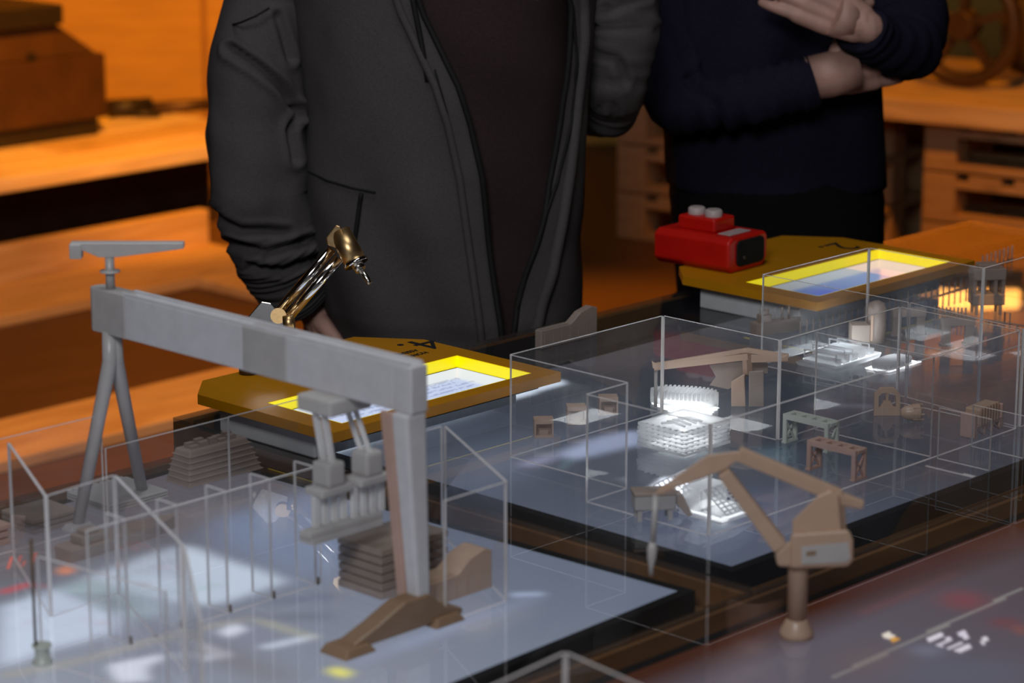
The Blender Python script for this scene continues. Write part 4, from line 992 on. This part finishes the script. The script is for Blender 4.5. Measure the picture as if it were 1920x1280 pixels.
def garment(rows, D, depth, parent, name, m, org, n=46, cols=64, amp=0.006, opening=False, thick=0.004, extra=None):
    """shell around a body; rows are (py, left px, right px[, open left, open right])"""
    g = MB(org); rings = []
    for r in interp(rows, n, 5 if opening else 3):
        y, xl, xr = r[:3]; pl = V(xl, y, D); pr = V(xr, y, D); c = (pl + pr) / 2; a = (pr - pl).length / 2; b = min(depth, a * 0.9)
        if opening:
            tL = math.acos(max(-1, min(1, ((r[3] - xl) / (xr - xl)) * 2 - 1))); tR = math.acos(max(-1, min(1, ((r[4] - xl) / (xr - xl)) * 2 - 1)))
        else: tL, tR = math.pi / 2, math.pi / 2 - 1e-4
        ring = []
        for k in range(cols):
            t = tL + (2 * math.pi + tR - tL) * k / (cols - 1 if opening else cols)
            q = c + Rt * (a * math.cos(t)) - Hd * (b * math.copysign(abs(math.sin(t)) ** 0.85, math.sin(t)))
            nrm = (Rt * math.cos(t) - Hd * math.sin(t)); w = fold(q, amp)
            if extra: w += extra(q, t, y)
            ring.append(q + nrm * w)
        rings.append(ring)
    g.loft(rings, cap=False, closed=not opening)
    o = g.build(name, m, parent, smooth=True)
    so = o.modifiers.new('solid', 'SOLIDIFY'); so.thickness = thick; so.offset = -1
    return o, rings
def strip(rings, idx, parent, org, name, m, r=0.0035, i0=0, i1=None, lift=0.002):
    pts = [rg[idx] - Hd * lift for rg in rings[i0:i1]]
    return MB(org).tube(pts, r, 8).build(name, m, parent)

# man in the charcoal jacket -------------------------------------------------
DM = 3.86
base = V(830, 620, DM); man = thing('person', (base.x, base.y, 0.0), 'person in an open charcoal softshell jacket and dark shirt standing behind the nearer yellow panel', 'person')
MO = man.location.copy()
J = lambda x, y, k=0.0: V(x, y, DM + k)
def foot_at(x, k=0.0):
    q = V(x, 640, DM + k); return Vector((q.x, q.y, 0.0))
sh_l, sh_r = J(565, -190), J(1095, -190)
hipL, hipR = J(735, 700), J(930, 700)
f1, f2 = foot_at(725), foot_at(950)
handL = J(592, 560, 0.06)
elbL = J(482, 260, 0.04); elbR = J(1152, 165, 0.05); handR = J(1035, 245, 0.215)
chains = [
 ([J(830, 700), J(832, 450), J(832, 200), J(832, -60), J(832, -230)], [0.115, 0.115, 0.115, 0.115, 0.09], 0.8),
 ([J(832, -230), J(832, -340), J(832, -430)], [0.075, 0.058, 0.056], 1.0),
 ([J(760, -230), sh_l, elbL, handL], [0.045, 0.044, 0.034, 0.026], 1.0),
 ([J(905, -230), sh_r, J(1165, -60, 0.03), elbR, J(1090, 205, 0.17), handR], [0.045, 0.044, 0.040, 0.032, 0.028, 0.025], 1.0),
 ([hipL, f1 + Vector((0, 0, 0.48)), f1 + Vector((0, 0, 0.09))], [0.090, 0.058, 0.040], 1.0),
 ([hipR, f2 + Vector((0, 0, 0.48)), f2 + Vector((0, 0, 0.09))], [0.090, 0.058, 0.040], 1.0),
]
hc = J(832, -560)
balls = [(hc, (0.074, 0.095, 0.115)), (hc - Hd * 0.095 - Zu * 0.012, (0.013, 0.018, 0.022)), (hc + Rt * 0.074, (0.012, 0.020, 0.032)), (hc - Rt * 0.074, (0.012, 0.020, 0.032)), (hc - Hd * 0.040 - Zu * 0.090, (0.036, 0.040, 0.022)), (hc - Hd * 0.080 - Zu * 0.055, (0.022, 0.010, 0.005))]
capsule_body('body', chains, balls, man, 'skin', 0.010, MO)
for s in (-1, 1):
    MB(MO).ball(hc + Rt * 0.031 * s - Hd * 0.086 + Zu * 0.012, (0.011, 0.008, 0.007), 12, 8).build('eye', 'grey', man)
g = MB(MO)
g.ball(hc + Hd * 0.014 + Zu * 0.034, (0.082, 0.096, 0.098)); g.build('hair', 'hair', man)
trow = [(640, 700, 965), (700, 690, 975), (760, 690, 975)]
garment([(560, 660, 1010), (700, 665, 1000), (830, 672, 995)], DM, 0.13, man, 'trouser_seat', 'trousers', MO, 14, 40, 0.003)
for f, x in ((f1, 735), (f2, 935)):
    top = V(x, 760, DM)
    MB(MO).tube([top, f + Vector((0, 0, 0.50)), f + Vector((0, 0, 0.28)), f + Vector((0, 0, 0.065))], [0.098, 0.080, 0.072, 0.068], 20).build('trouser_leg', 'trousers', man)
    g = MB(MO); g.loft([[f + Rt * (wx * a) - Hd * yy + Zu * zz for a, zz in ((-1, 0.002), (1, 0.002), (0.9, h), (-0.9, h))] for yy, wx, h in ((-0.10, 0.030, 0.07), (-0.04, 0.042, 0.085), (0.05, 0.044, 0.07), (0.13, 0.044, 0.05), (0.18, 0.025, 0.035))], smooth=False)
    g.build('shoe', 'shoe', man, 0.008)
garment([(-345, 760, 905), (-250, 610, 1060), (0, 610, 1075), (200, 625, 1075), (400, 640, 1062), (645, 655, 1050)], DM, 0.128, man, 'shirt', 'tee', MO, 40, 56, 0.006,
        extra=lambda q, t, y: 0.004 * math.sin(q.z * 38 + (q - MO).dot(Rt) * 26) * max(0, math.sin(t)))
jr = [(-330, 720, 950, 760, 905), (-270, 560, 1110, 765, 930), (-100, 520, 1140, 770, 1040), (0, 545, 1122, 798, 1066), (60, 552, 1118, 828, 1064), (130, 560, 1108, 862, 1058), (200, 566, 1102, 884, 1052), (300, 566, 1098, 907, 1036), (380, 568, 1092, 918, 1016), (450, 575, 1086, 927, 995), (530, 596, 1086, 936, 976), (600, 618, 1087, 944, 962), (632, 628, 1082, 948, 957)]
def jfold(q, t, y):
    w = 0
    u = (q - MO).dot(Rt)
    w += 0.008 * math.sin(u * 42 + q.z * 9 + 2.0 * math.sin(q.z * 7)) * max(0, math.sin(t)) * (0.4 + 0.6 * max(0, (y - 100) / 500))
    if 590 < y: w -= 0.004
    return w
jk, jrings = garment(jr, DM, 0.155, man, 'jacket', 'jacket', MO, 70, 110, 0.007, True, 0.005, jfold)
strip(jrings, 0, man, MO, 'zip_edge', 'piping', 0.0042); strip(jrings, -1, man, MO, 'zip_edge', 'piping', 0.0042)
strip(jrings, 3, man, MO, 'front_binding', 'jacket', 0.0060, lift=0.003); strip(jrings, -5, man, MO, 'front_binding', 'jacket', 0.0085, lift=0.004)
def on_jacket(x, y):
    """nearest jacket surface point in front for a picture position"""
    best = None
    for rg in jrings:
        for q in rg:
            v = q - CAM; d = v.dot(Fw)
            if v.dot(Hd) > DM: continue
            dx = 960 + FPX * v.dot(Rt) / d - x; dy = 640 - FPX * v.dot(Up) / d - y
            k = dx * dx + dy * dy
            if best is None or k < best[0]: best = (k, v.dot(Hd))
    return V(x, y, best[1] - 0.0035)
def seam(pts, r, name, m='piping'):
    p = []
    for (x0, y0), (x1, y1) in zip(pts[:-1], pts[1:]):
        for k in range(6): p.append(on_jacket(x0 + (x1 - x0) * k / 6, y0 + (y1 - y0) * k / 6))
    p.append(on_jacket(*pts[-1]))
    return MB(MO).tube(p, r, 8).build(name, m, man)
seam([(572, 318), (612, 338), (660, 352), (704, 361)], 0.0016, 'pocket_seam')
seam([(677, 362), (672, 400), (662, 470)], 0.0034, 'pocket_slit')
seam([(772, -10), (788, 70), (802, 152)], 0.0040, 'drawstring')
seam([(815, 130), (842, 225)], 0.0014, 'drawstring_cord')
seam([(1074, 10), (1082, 120), (1072, 230), (1045, 340), (1000, 470), (968, 585)], 0.0022, 'facing_seam')
# sleeves
def pix(q):
    v = q - CAM; d = v.dot(Fw); return 960 + FPX * v.dot(Rt) / d, 640 - FPX * v.dot(Up) / d
def crease(q, lines, D):
    if (q - CAM).dot(Hd) > D + 0.02: return 0.0
    x, y = pix(q); w = 0.0
    for pts, wid, dep in lines:
        best = 1e9
        for (x0, y0), (x1, y1) in zip(pts[:-1], pts[1:]):
            t = max(0, min(1, ((x - x0) * (x1 - x0) + (y - y0) * (y1 - y0)) / ((x1 - x0) ** 2 + (y1 - y0) ** 2)))
            best = min(best, math.hypot(x - x0 - t * (x1 - x0), y - y0 - t * (y1 - y0)))
        w += dep * (math.exp(-((best / wid - 1.6) / 0.9) ** 2) * 0.5 - math.exp(-(best / wid) ** 2))
    return w
def sleeve(pts, org, parent, m, name='sleeve', bunch=None, sub=5, amp=0.006, flat=0.95, n=30, lines=(), D=0):
    P_, r_ = [], []
    for i in range(len(pts) - 1):
        for k in range(sub):
            t = k / sub; P_.append(pts[i][0].lerp(pts[i + 1][0], t)); r_.append(pts[i][1] * (1 - t) + pts[i + 1][1] * t)
    P_.append(pts[-1][0]); r_.append(pts[-1][1])
    for _ in range(2):
        P_ = [P_[0]] + [(P_[i - 1] + P_[i] * 2 + P_[i + 1]) / 4 for i in range(1, len(P_) - 1)] + [P_[-1]]
    N = len(P_)
    def wr(q, i, t):
        w = fold(q, amp, 11)
        if lines: w += crease(q, lines, D)
        if bunch: w += bunch[2] * math.sin(i * 1.9 + 1.2 * math.sin(t)) * max(0, min(1, (i / N - bunch[0]) / bunch[1]))
        return w
    o = MB(org).tube(P_, r_, n, True, flat, wr).build(name, m, parent, smooth=True)
    return o
px = lambda n: n * DM / math.cos(pitch) / FPX * 0.985
sleeve([(J(625, -238), px(40)), (J(535, -165), px(76)), (J(506, 0), px(86)), (J(487, 110, -0.02), px(92)), (J(480, 250, -0.04), px(96)), (J(486, 370, -0.06), px(92)), (J(506, 450, -0.06), px(80)), (J(538, 515, -0.04), px(63)), (J(560, 552, -0.01), px(54))], MO, man, 'jacket', bunch=(0.70, 0.2, 0.004), amp=0.010, sub=22, n=110, D=DM,
       lines=[([(436, 92), (480, 122), (530, 165), (566, 212)], 9, 0.016), ([(566, 205), (548, 245), (556, 300)], 8, 0.010), ([(396, 400), (450, 432), (540, 436)], 9, 0.008), ([(430, 455), (500, 478), (575, 452)], 9, 0.012), ([(470, 500), (530, 508), (600, 480)], 8, 0.011), ([(520, 30), (548, 110)], 9, 0.008)])
MB(MO).tube([J(424, 50, -0.03), J(452, 42, -0.10), J(480, 30, -0.118), J(505, 15, -0.11)], 0.0016, 8).build('sleeve_seam', 'piping', man)
hand_mesh('hand', J(588, 572, 0.01), J(606, 700, 0.0) - J(588, 572, 0.01), -Hd + Rt * 0.4, Rt * -1, man, MO, 0.18, 0.6)
sleeve([(J(1045, -238), px(40)), (J(1130, -165), px(74)), (J(1164, -60, 0.03), px(78)), (J(1168, 60, 0.03), px(72)), (J(1154, 165, 0.04), px(62)), (J(1140, 200, 0.09), px(56)), (J(1090, 200, 0.17), px(48)), (J(1030, 250, 0.22), px(42))], MO, man, 'jacket', name='sleeve', bunch=(0.35, 0.2, 0.002), amp=0.009, sub=12, n=72, D=DM,
       lines=[([(1110, 50), (1170, 53), (1232, 50)], 6, 0.010), ([(1130, 20), (1170, 5), (1215, -10)], 8, 0.010), ([(1120, 100), (1160, 112), (1172, 150)], 8, 0.010), ([(1118, 205), (1145, 190), (1160, 235)], 8, 0.010)])

# the other person, arms folded ----------------------------------------------
DW = 4.25
base = V(1450, 460, DW); wo = thing('person', (base.x, base.y, 0.0), 'person in a navy jumper and black trousers with folded arms behind the red box', 'person')
WO = wo.location.copy()
K = lambda x, y, k=0.0: V(x, y, DW + k)
q = V(1400, 640, DW); g1 = Vector((q.x, q.y, 0)); q = V(1530, 640, DW); g2 = Vector((q.x, q.y, 0))
sl, sr = K(1300, -190), K(1630, -190)
eL, wL, hL = K(1262, 200, -0.10), K(1520, 140, -0.20), K(1630, 125, -0.17)
eR, wR, hR = K(1690, 90, -0.10), K(1622, 40, -0.22), K(1500, -10, -0.24)
chains = [
 ([K(1450, 560), K(1450, 330), K(1450, 100), K(1450, -90), K(1450, -220)], [0.105, 0.105, 0.105, 0.105, 0.08], 0.75),
 ([K(1450, -220), K(1450, -310), K(1450, -380)], [0.065, 0.050, 0.050], 1.0),
 ([K(1380, -225), sl, K(1268, -50, -0.03), K(1256, 110, -0.08), K(1275, 196, -0.13), wL], [0.04, 0.036, 0.032, 0.028, 0.026, 0.022], 1.0),
 ([K(1520, -225), sr, K(1680, -70, -0.02), K(1696, 40, -0.07), eR, wR], [0.04, 0.038, 0.036, 0.032, 0.030, 0.023], 1.0),
 ([K(1390, 560), g1 + Vector((0, 0, 0.48)), g1 + Vector((0, 0, 0.09))], [0.085, 0.055, 0.038], 1.0),
 ([K(1520, 560), g2 + Vector((0, 0, 0.48)), g2 + Vector((0, 0, 0.09))], [0.085, 0.055, 0.038], 1.0)]
hc = K(1450, -500)
balls = [(hc, (0.070, 0.090, 0.110)), (hc - Hd * 0.09 - Zu * 0.012, (0.012, 0.017, 0.020)), (hc + Rt * 0.070, (0.011, 0.018, 0.030)), (hc - Rt * 0.070, (0.011, 0.018, 0.030)), (hc - Hd * 0.038 - Zu * 0.086, (0.034, 0.038, 0.020)), (hc - Hd * 0.076 - Zu * 0.05, (0.021, 0.009, 0.005))]
capsule_body('body', chains, balls, wo, 'skin', 0.010, WO)
for s in (-1, 1):
    MB(WO).ball(hc + Rt * 0.030 * s - Hd * 0.082 + Zu * 0.012, (0.010, 0.008, 0.007), 12, 8).build('eye', 'grey', wo)
g = MB(WO); g.ball(hc + Hd * 0.016 + Zu * 0.030, (0.080, 0.094, 0.098)); g.build('hair', 'hair', wo)
garment([(300, 1268, 1635), (335, 1262, 1642), (360, 1250, 1655), (460, 1258, 1657), (560, 1270, 1650)], DW, 0.15, wo, 'trouser_seat', 'trousers', WO, 20, 48, 0.005)
for f, x in ((g1, 1355), (g2, 1555)):
    MB(WO).tube([V(x, 540, DW), f + Vector((0, 0, 0.50)) , f + Vector((0, 0, 0.28)), f + Vector((0, 0, 0.065))], [0.086, 0.080, 0.072, 0.068], 20).build('trouser_leg', 'trousers', wo)
    g = MB(WO); g.loft([[f + Rt * (wx * a) - Hd * yy + Zu * zz for a, zz in ((-1, 0.002), (1, 0.002), (0.9, h), (-0.9, h))] for yy, wx, h in ((-0.10, 0.028, 0.07), (-0.04, 0.038, 0.085), (0.05, 0.040, 0.07), (0.12, 0.040, 0.05), (0.16, 0.023, 0.035))], smooth=False)
    g.build('shoe', 'shoe', wo, 0.008)
garment([(-310, 1370, 1530), (-250, 1270, 1650), (-100, 1240, 1660), (0, 1238, 1655), (120, 1232, 1652), (200, 1238, 1652), (260, 1243, 1654), (345, 1246, 1657)], DW, 0.145, wo, 'jumper', 'navy', WO, 44, 60, 0.008,
        extra=lambda q, t, y: 0.010 * math.sin((q - WO).dot(Rt) * 52 - q.z * 20) * max(0, math.sin(t)) * (1 if y < 160 else max(0.0, 0.3 * (260 - y) / 100)))
pw = lambda n: n * DW / math.cos(pitch) / FPX * 0.985
sleeve([(K(1355, -235), pw(30)), (K(1290, -180), pw(56)), (K(1268, -50, -0.03), pw(60)), (K(1256, 110, -0.08), pw(58)), (K(1262, 196, -0.12), pw(54)), (K(1330, 196, -0.16), pw(52)), (K(1430, 180, -0.19), pw(50)), (K(1500, 160, -0.20), pw(46)), (K(1526, 152, -0.20), pw(44))], WO, wo, 'navy', bunch=(0.4, 0.2, 0.003), amp=0.008, sub=8, n=48, D=DW,
       lines=[([(1290, 150), (1340, 200), (1350, 240)], 9, 0.012), ([(1400, 140), (1420, 210)], 8, 0.008), ([(1245, 60), (1290, 110)], 9, 0.012)])
sleeve([(K(1560, -235), pw(30)), (K(1640, -180), pw(60)), (K(1680, -70, -0.02), pw(76)), (K(1700, 40, -0.06), pw(72)), (K(1690, 92, -0.12), pw(66)), (K(1660, 84, -0.18), pw(56)), (K(1628, 62, -0.22), pw(46)), (K(1612, 50, -0.235), pw(42))], WO, wo, 'navy', bunch=(0.4, 0.2, 0.004), amp=0.010, sub=6)
hand_mesh('hand', K(1545, 142, -0.205), K(1650, 118, -0.16) - K(1545, 142, -0.205), Zu + Rt * 0.2, -Hd, wo, WO, 0.185, 0.25)
hand_mesh('hand', K(1612, 44, -0.25), K(1490, -14, -0.25) - K(1612, 44, -0.25), Zu, -Hd, wo, WO, 0.185, 0.45)
MB(WO).tube([K(1600, 40, -0.24), K(1560, 24, -0.25)], [0.030, 0.034], 14).build('forearm', 'skin', wo)
MB(WO).tube([K(1515, 148, -0.2), K(1555, 140, -0.205), K(1600, 128, -0.195)], [0.034, 0.035, 0.036], 14).build('forearm', 'skin', wo)

# ------------------------------------------------------------------ platforms, pallets and things in the background
def atf(px, py, zf): return at(px, py, zf - TT)
ZP = 0.28
pA = atf(0, 335, ZP); 
pf = thing('display_platform', (pA.x - 1.0, pA.y, 0), 'low pine display platform along the back wall at the left', 'platform')
LX, DY = 2.1, 0.72
for i in range(5):
    MB().box(0, LX, i * DY / 5 + 0.002, (i + 1) * DY / 5 - 0.002, ZP - 0.045, ZP).build('deck_board', 'pale_pine', pf, 0.004)
MB().box(0, LX, 0.40, 0.43, 0.0, ZP - 0.045).build('front_board', 'brown', pf)
for x in (0.3, 1.1, 2.0): MB().box(x, x + 0.1, 0.45, DY, 0, ZP - 0.045).build('bearer', 'brown', pf)
a = atf(130, 290, ZP) - pf.location; b = atf(385, 262, ZP) - pf.location
MB().box(a.x, min(b.x + 0.3, LX), a.y, a.y + 0.18, ZP, ZP + 0.006).build('inlay_board', 'pine', pf, 0.002)
# floor frame of planks
r0 = atf(0, 615, 0); r1 = atf(390, 545, 0); n0 = atf(0, 890, 0); n1 = atf(400, 765, 0)
ff = thing('floor_frame', (r0.x - 0.8, n0.y, 0), 'rectangular frame of pine planks lying on the brown floor at the left', 'frame')
o_ = ff.location
far_y = r0.y - o_.y; xe = r1.x - o_.x
MB().box(0, xe + 0.34, far_y, far_y + 0.34, 0.0, 0.03).build('flat_plank', 'pine', ff, 0.004)
MB().box(0, xe + 0.34, far_y + 0.345, far_y + 0.385, 0.0, 0.13).build('upright_plank', 'pine', ff, 0.004)
MB().box(xe, xe + 0.28, 0.30, far_y - 0.004, 0.0, 0.03).build('end_plank', 'pine', ff, 0.004)
MB().box(0, xe + 0.28, 0.0, 0.28, 0.0, 0.03).build('near_plank', 'pine', ff, 0.004)
# brown machine casing
mc = atf(186, 252, ZP)
mt = thing('machine_casing', (mc.x, mc.y, ZP + 0.001), 'brown machine casing with a sloped hood on the left platform', 'machine')
MB().box(-1.0, 0.0, 0.0, 0.40, 0, 0.055).build('plinth', 'dark', mt, 0.005)
MB().box(-1.02, 0.02, -0.02, 0.42, 0.055, 0.255).build('casing', 'brown', mt, 0.006)
MB().prism([(-1.02, 0.255), (0.0, 0.255), (-0.025, 0.275), (-0.15, 0.36), (-1.02, 0.36)], 0.0, 0.40, XZ).build('hood', 'brown2', mt, 0.004)
MB().box(-1.05, -0.14, -0.03, 0.42, 0.36, 0.42).build('lid', 'dark', mt, 0.006)
MB().lathe([(0.012, 0), (0.012, 0.02)], (-0.25, 0.0, 0.27), 14, axis=(0, -1, 0)).build('latch', 'dark', mt)
# iron tool
tl0 = atf(205, 222, ZP)
tt = thing('iron_bar_tool', (tl0.x, tl0.y, ZP + 0.001), 'dark iron bar with a clamp head lying on the left platform', 'tool')
jd2 = (atf(420, 205, ZP) - tl0); jd2.z = 0; 
MB().tube([jd2 * 0.0 + Vector((0, 0, 0.030)), jd2 * 0.36 + Vector((0, 0, 0.032))], [0.030, 0.026], 14).build('clamp_head', 'dark', tt)
MB().tube([jd2 * 0.34 + Vector((0, 0, 0.022)), jd2 * 1.25 + Vector((0, 0, 0.020))], [0.020, 0.019], 14).build('bar', 'iron', tt)
MB().tube([jd2 * 0.10 + Vector((0, 0, 0.012)), jd2 * 0.10 + Vector((0.08, -0.10, 0.012))], [0.012, 0.010], 12).build('handle', 'dark', tt)
# right-hand platform on pallets
ZR = 0.50
r0 = atf(1640, 182, ZR); r1 = atf(1930, 209, ZR)
rd = Vector((r1.x - r0.x, r1.y - r0.y, 0)).normalized(); ra = math.atan2(rd.y, rd.x)
pr = thing('display_platform', (r0.x, r0.y, 0), 'pine display platform carried on stacked pallets at the right', 'platform', ra)
for i in range(3):
    MB().box(-0.6, 1.6, i * 0.3 + 0.002, (i + 1) * 0.3 - 0.002, ZR - 0.055, ZR).build('deck_board', 'pine', pr, 0.004)
MB().box(-0.6, 1.6, 0.0, 0.02, ZR - 0.06, ZR - 0.055).build('edge_strip', 'pine', pr)
def pallet(loc, rz, label, group=None):
    t = thing('wooden_pallet', loc, label, 'pallet', rz, group)
    for x in (0, 0.35, 0.70):
        for y in (0.0, 0.255, 0.51):
            MB().box(x, x + 0.10, y, y + 0.09, 0.022, 0.100).build('block', 'pallet', t, 0.003)
    for y in (0.0, 0.255, 0.51):
        MB().box(0, 0.80, y, y + 0.09, 0.0, 0.022).build('bottom_board', 'pallet', t, 0.002)
        MB().box(0, 0.80, y, y + 0.09, 0.100, 0.120).build('stringer_board', 'pallet', t, 0.002)
    for k in range(6):
        MB().box(k * 0.140, k * 0.140 + 0.10, 0.0, 0.60, 0.120, 0.140).build('deck_board', 'pallet', t, 0.002)
    return t
u0 = (atf(1772, 300, 0.3) - pr.location).dot(rd)
for i, lab in enumerate(('bottom pallet of the right-hand stack under the platform', 'middle pallet of the right-hand stack under the platform', 'top pallet of the right-hand stack under the platform')):
    w = pr.location + rd * u0 + Vector((-rd.y, rd.x, 0)) * 0.06
    pallet((w.x, w.y, 0.001 + i * 0.1475), ra, lab, 'pallets under the right platform')
for i, lab in enumerate(('bottom pallet of the stack half hidden behind the folded arms', 'middle pallet of the stack half hidden behind the folded arms', 'top pallet of the stack half hidden behind the folded arms')):
    w = atf(1150, 415, 0) - Hd * 0.25
    pallet((w.x, w.y, 0.001 + i * 0.1475), ra, lab, 'pallets between the two people')
# handwheel and drum on the right platform
hw = atf(1790, 168, ZR); hw2 = hw + Vector((-rd.y, rd.x, 0)) * 0.05
hwl = thing('handwheel', (hw2.x, hw2.y, ZR + 0.001), 'dark round handwheel standing on the right platform', 'wheel', ra)
rings = []
RR, rr = 0.16, 0.022
for k in range(36):
    a = 2 * math.pi * k / 36; c = Vector((RR * math.cos(a), 0, 0.183 + RR * math.sin(a)))
    rings.append([c + Vector((math.cos(a), 0, math.sin(a))) * (rr * math.cos(b)) + Vector((0, 1, 0)) * (rr * 1.3 * math.sin(b)) for b in [2 * math.pi * j / 12 for j in range(12)]])
MB().loft(rings + [rings[0]], cap=False).build('rim', 'iron', hwl)
MB().lathe([(0.04, -0.04), (0.045, -0.03), (0.045, 0.03), (0.04, 0.04)], (0, 0, 0.183), 20, axis=(0, 1, 0)).build('hub', 'iron', hwl)
for k in range(5):
    a = 2 * math.pi * k / 5 + 0.3; MB().bar((0.035 * math.cos(a), 0, 0.183 + 0.035 * math.sin(a)), (0.15 * math.cos(a), 0, 0.183 + 0.15 * math.sin(a)), 0.03, 0.022).build('spoke', 'iron', hwl)
dr = atf(1930, 155, ZR) + Vector((-rd.y, rd.x, 0)) * 0.10
dm = thing('iron_drum', (dr.x, dr.y, ZR + 0.001), 'olive brown iron drum on the right platform, cut by the right edge', 'drum', ra)
MB().lathe([(0.10, -0.16), (0.14, -0.14), (0.15, -0.10), (0.15, 0.10), (0.14, 0.14), (0.10, 0.16)], (0.06, 0, 0.155), 28, axis=(1, 0, 0)).build('shell', 'olive', dm)
for u in (-0.10, 0.08): MB().lathe([(0.150, u), (0.154, u + 0.004), (0.154, u + 0.018), (0.150, u + 0.022)], (0.06, 0, 0.155), 28, axis=(1, 0, 0)).build('hoop', 'iron', dm)
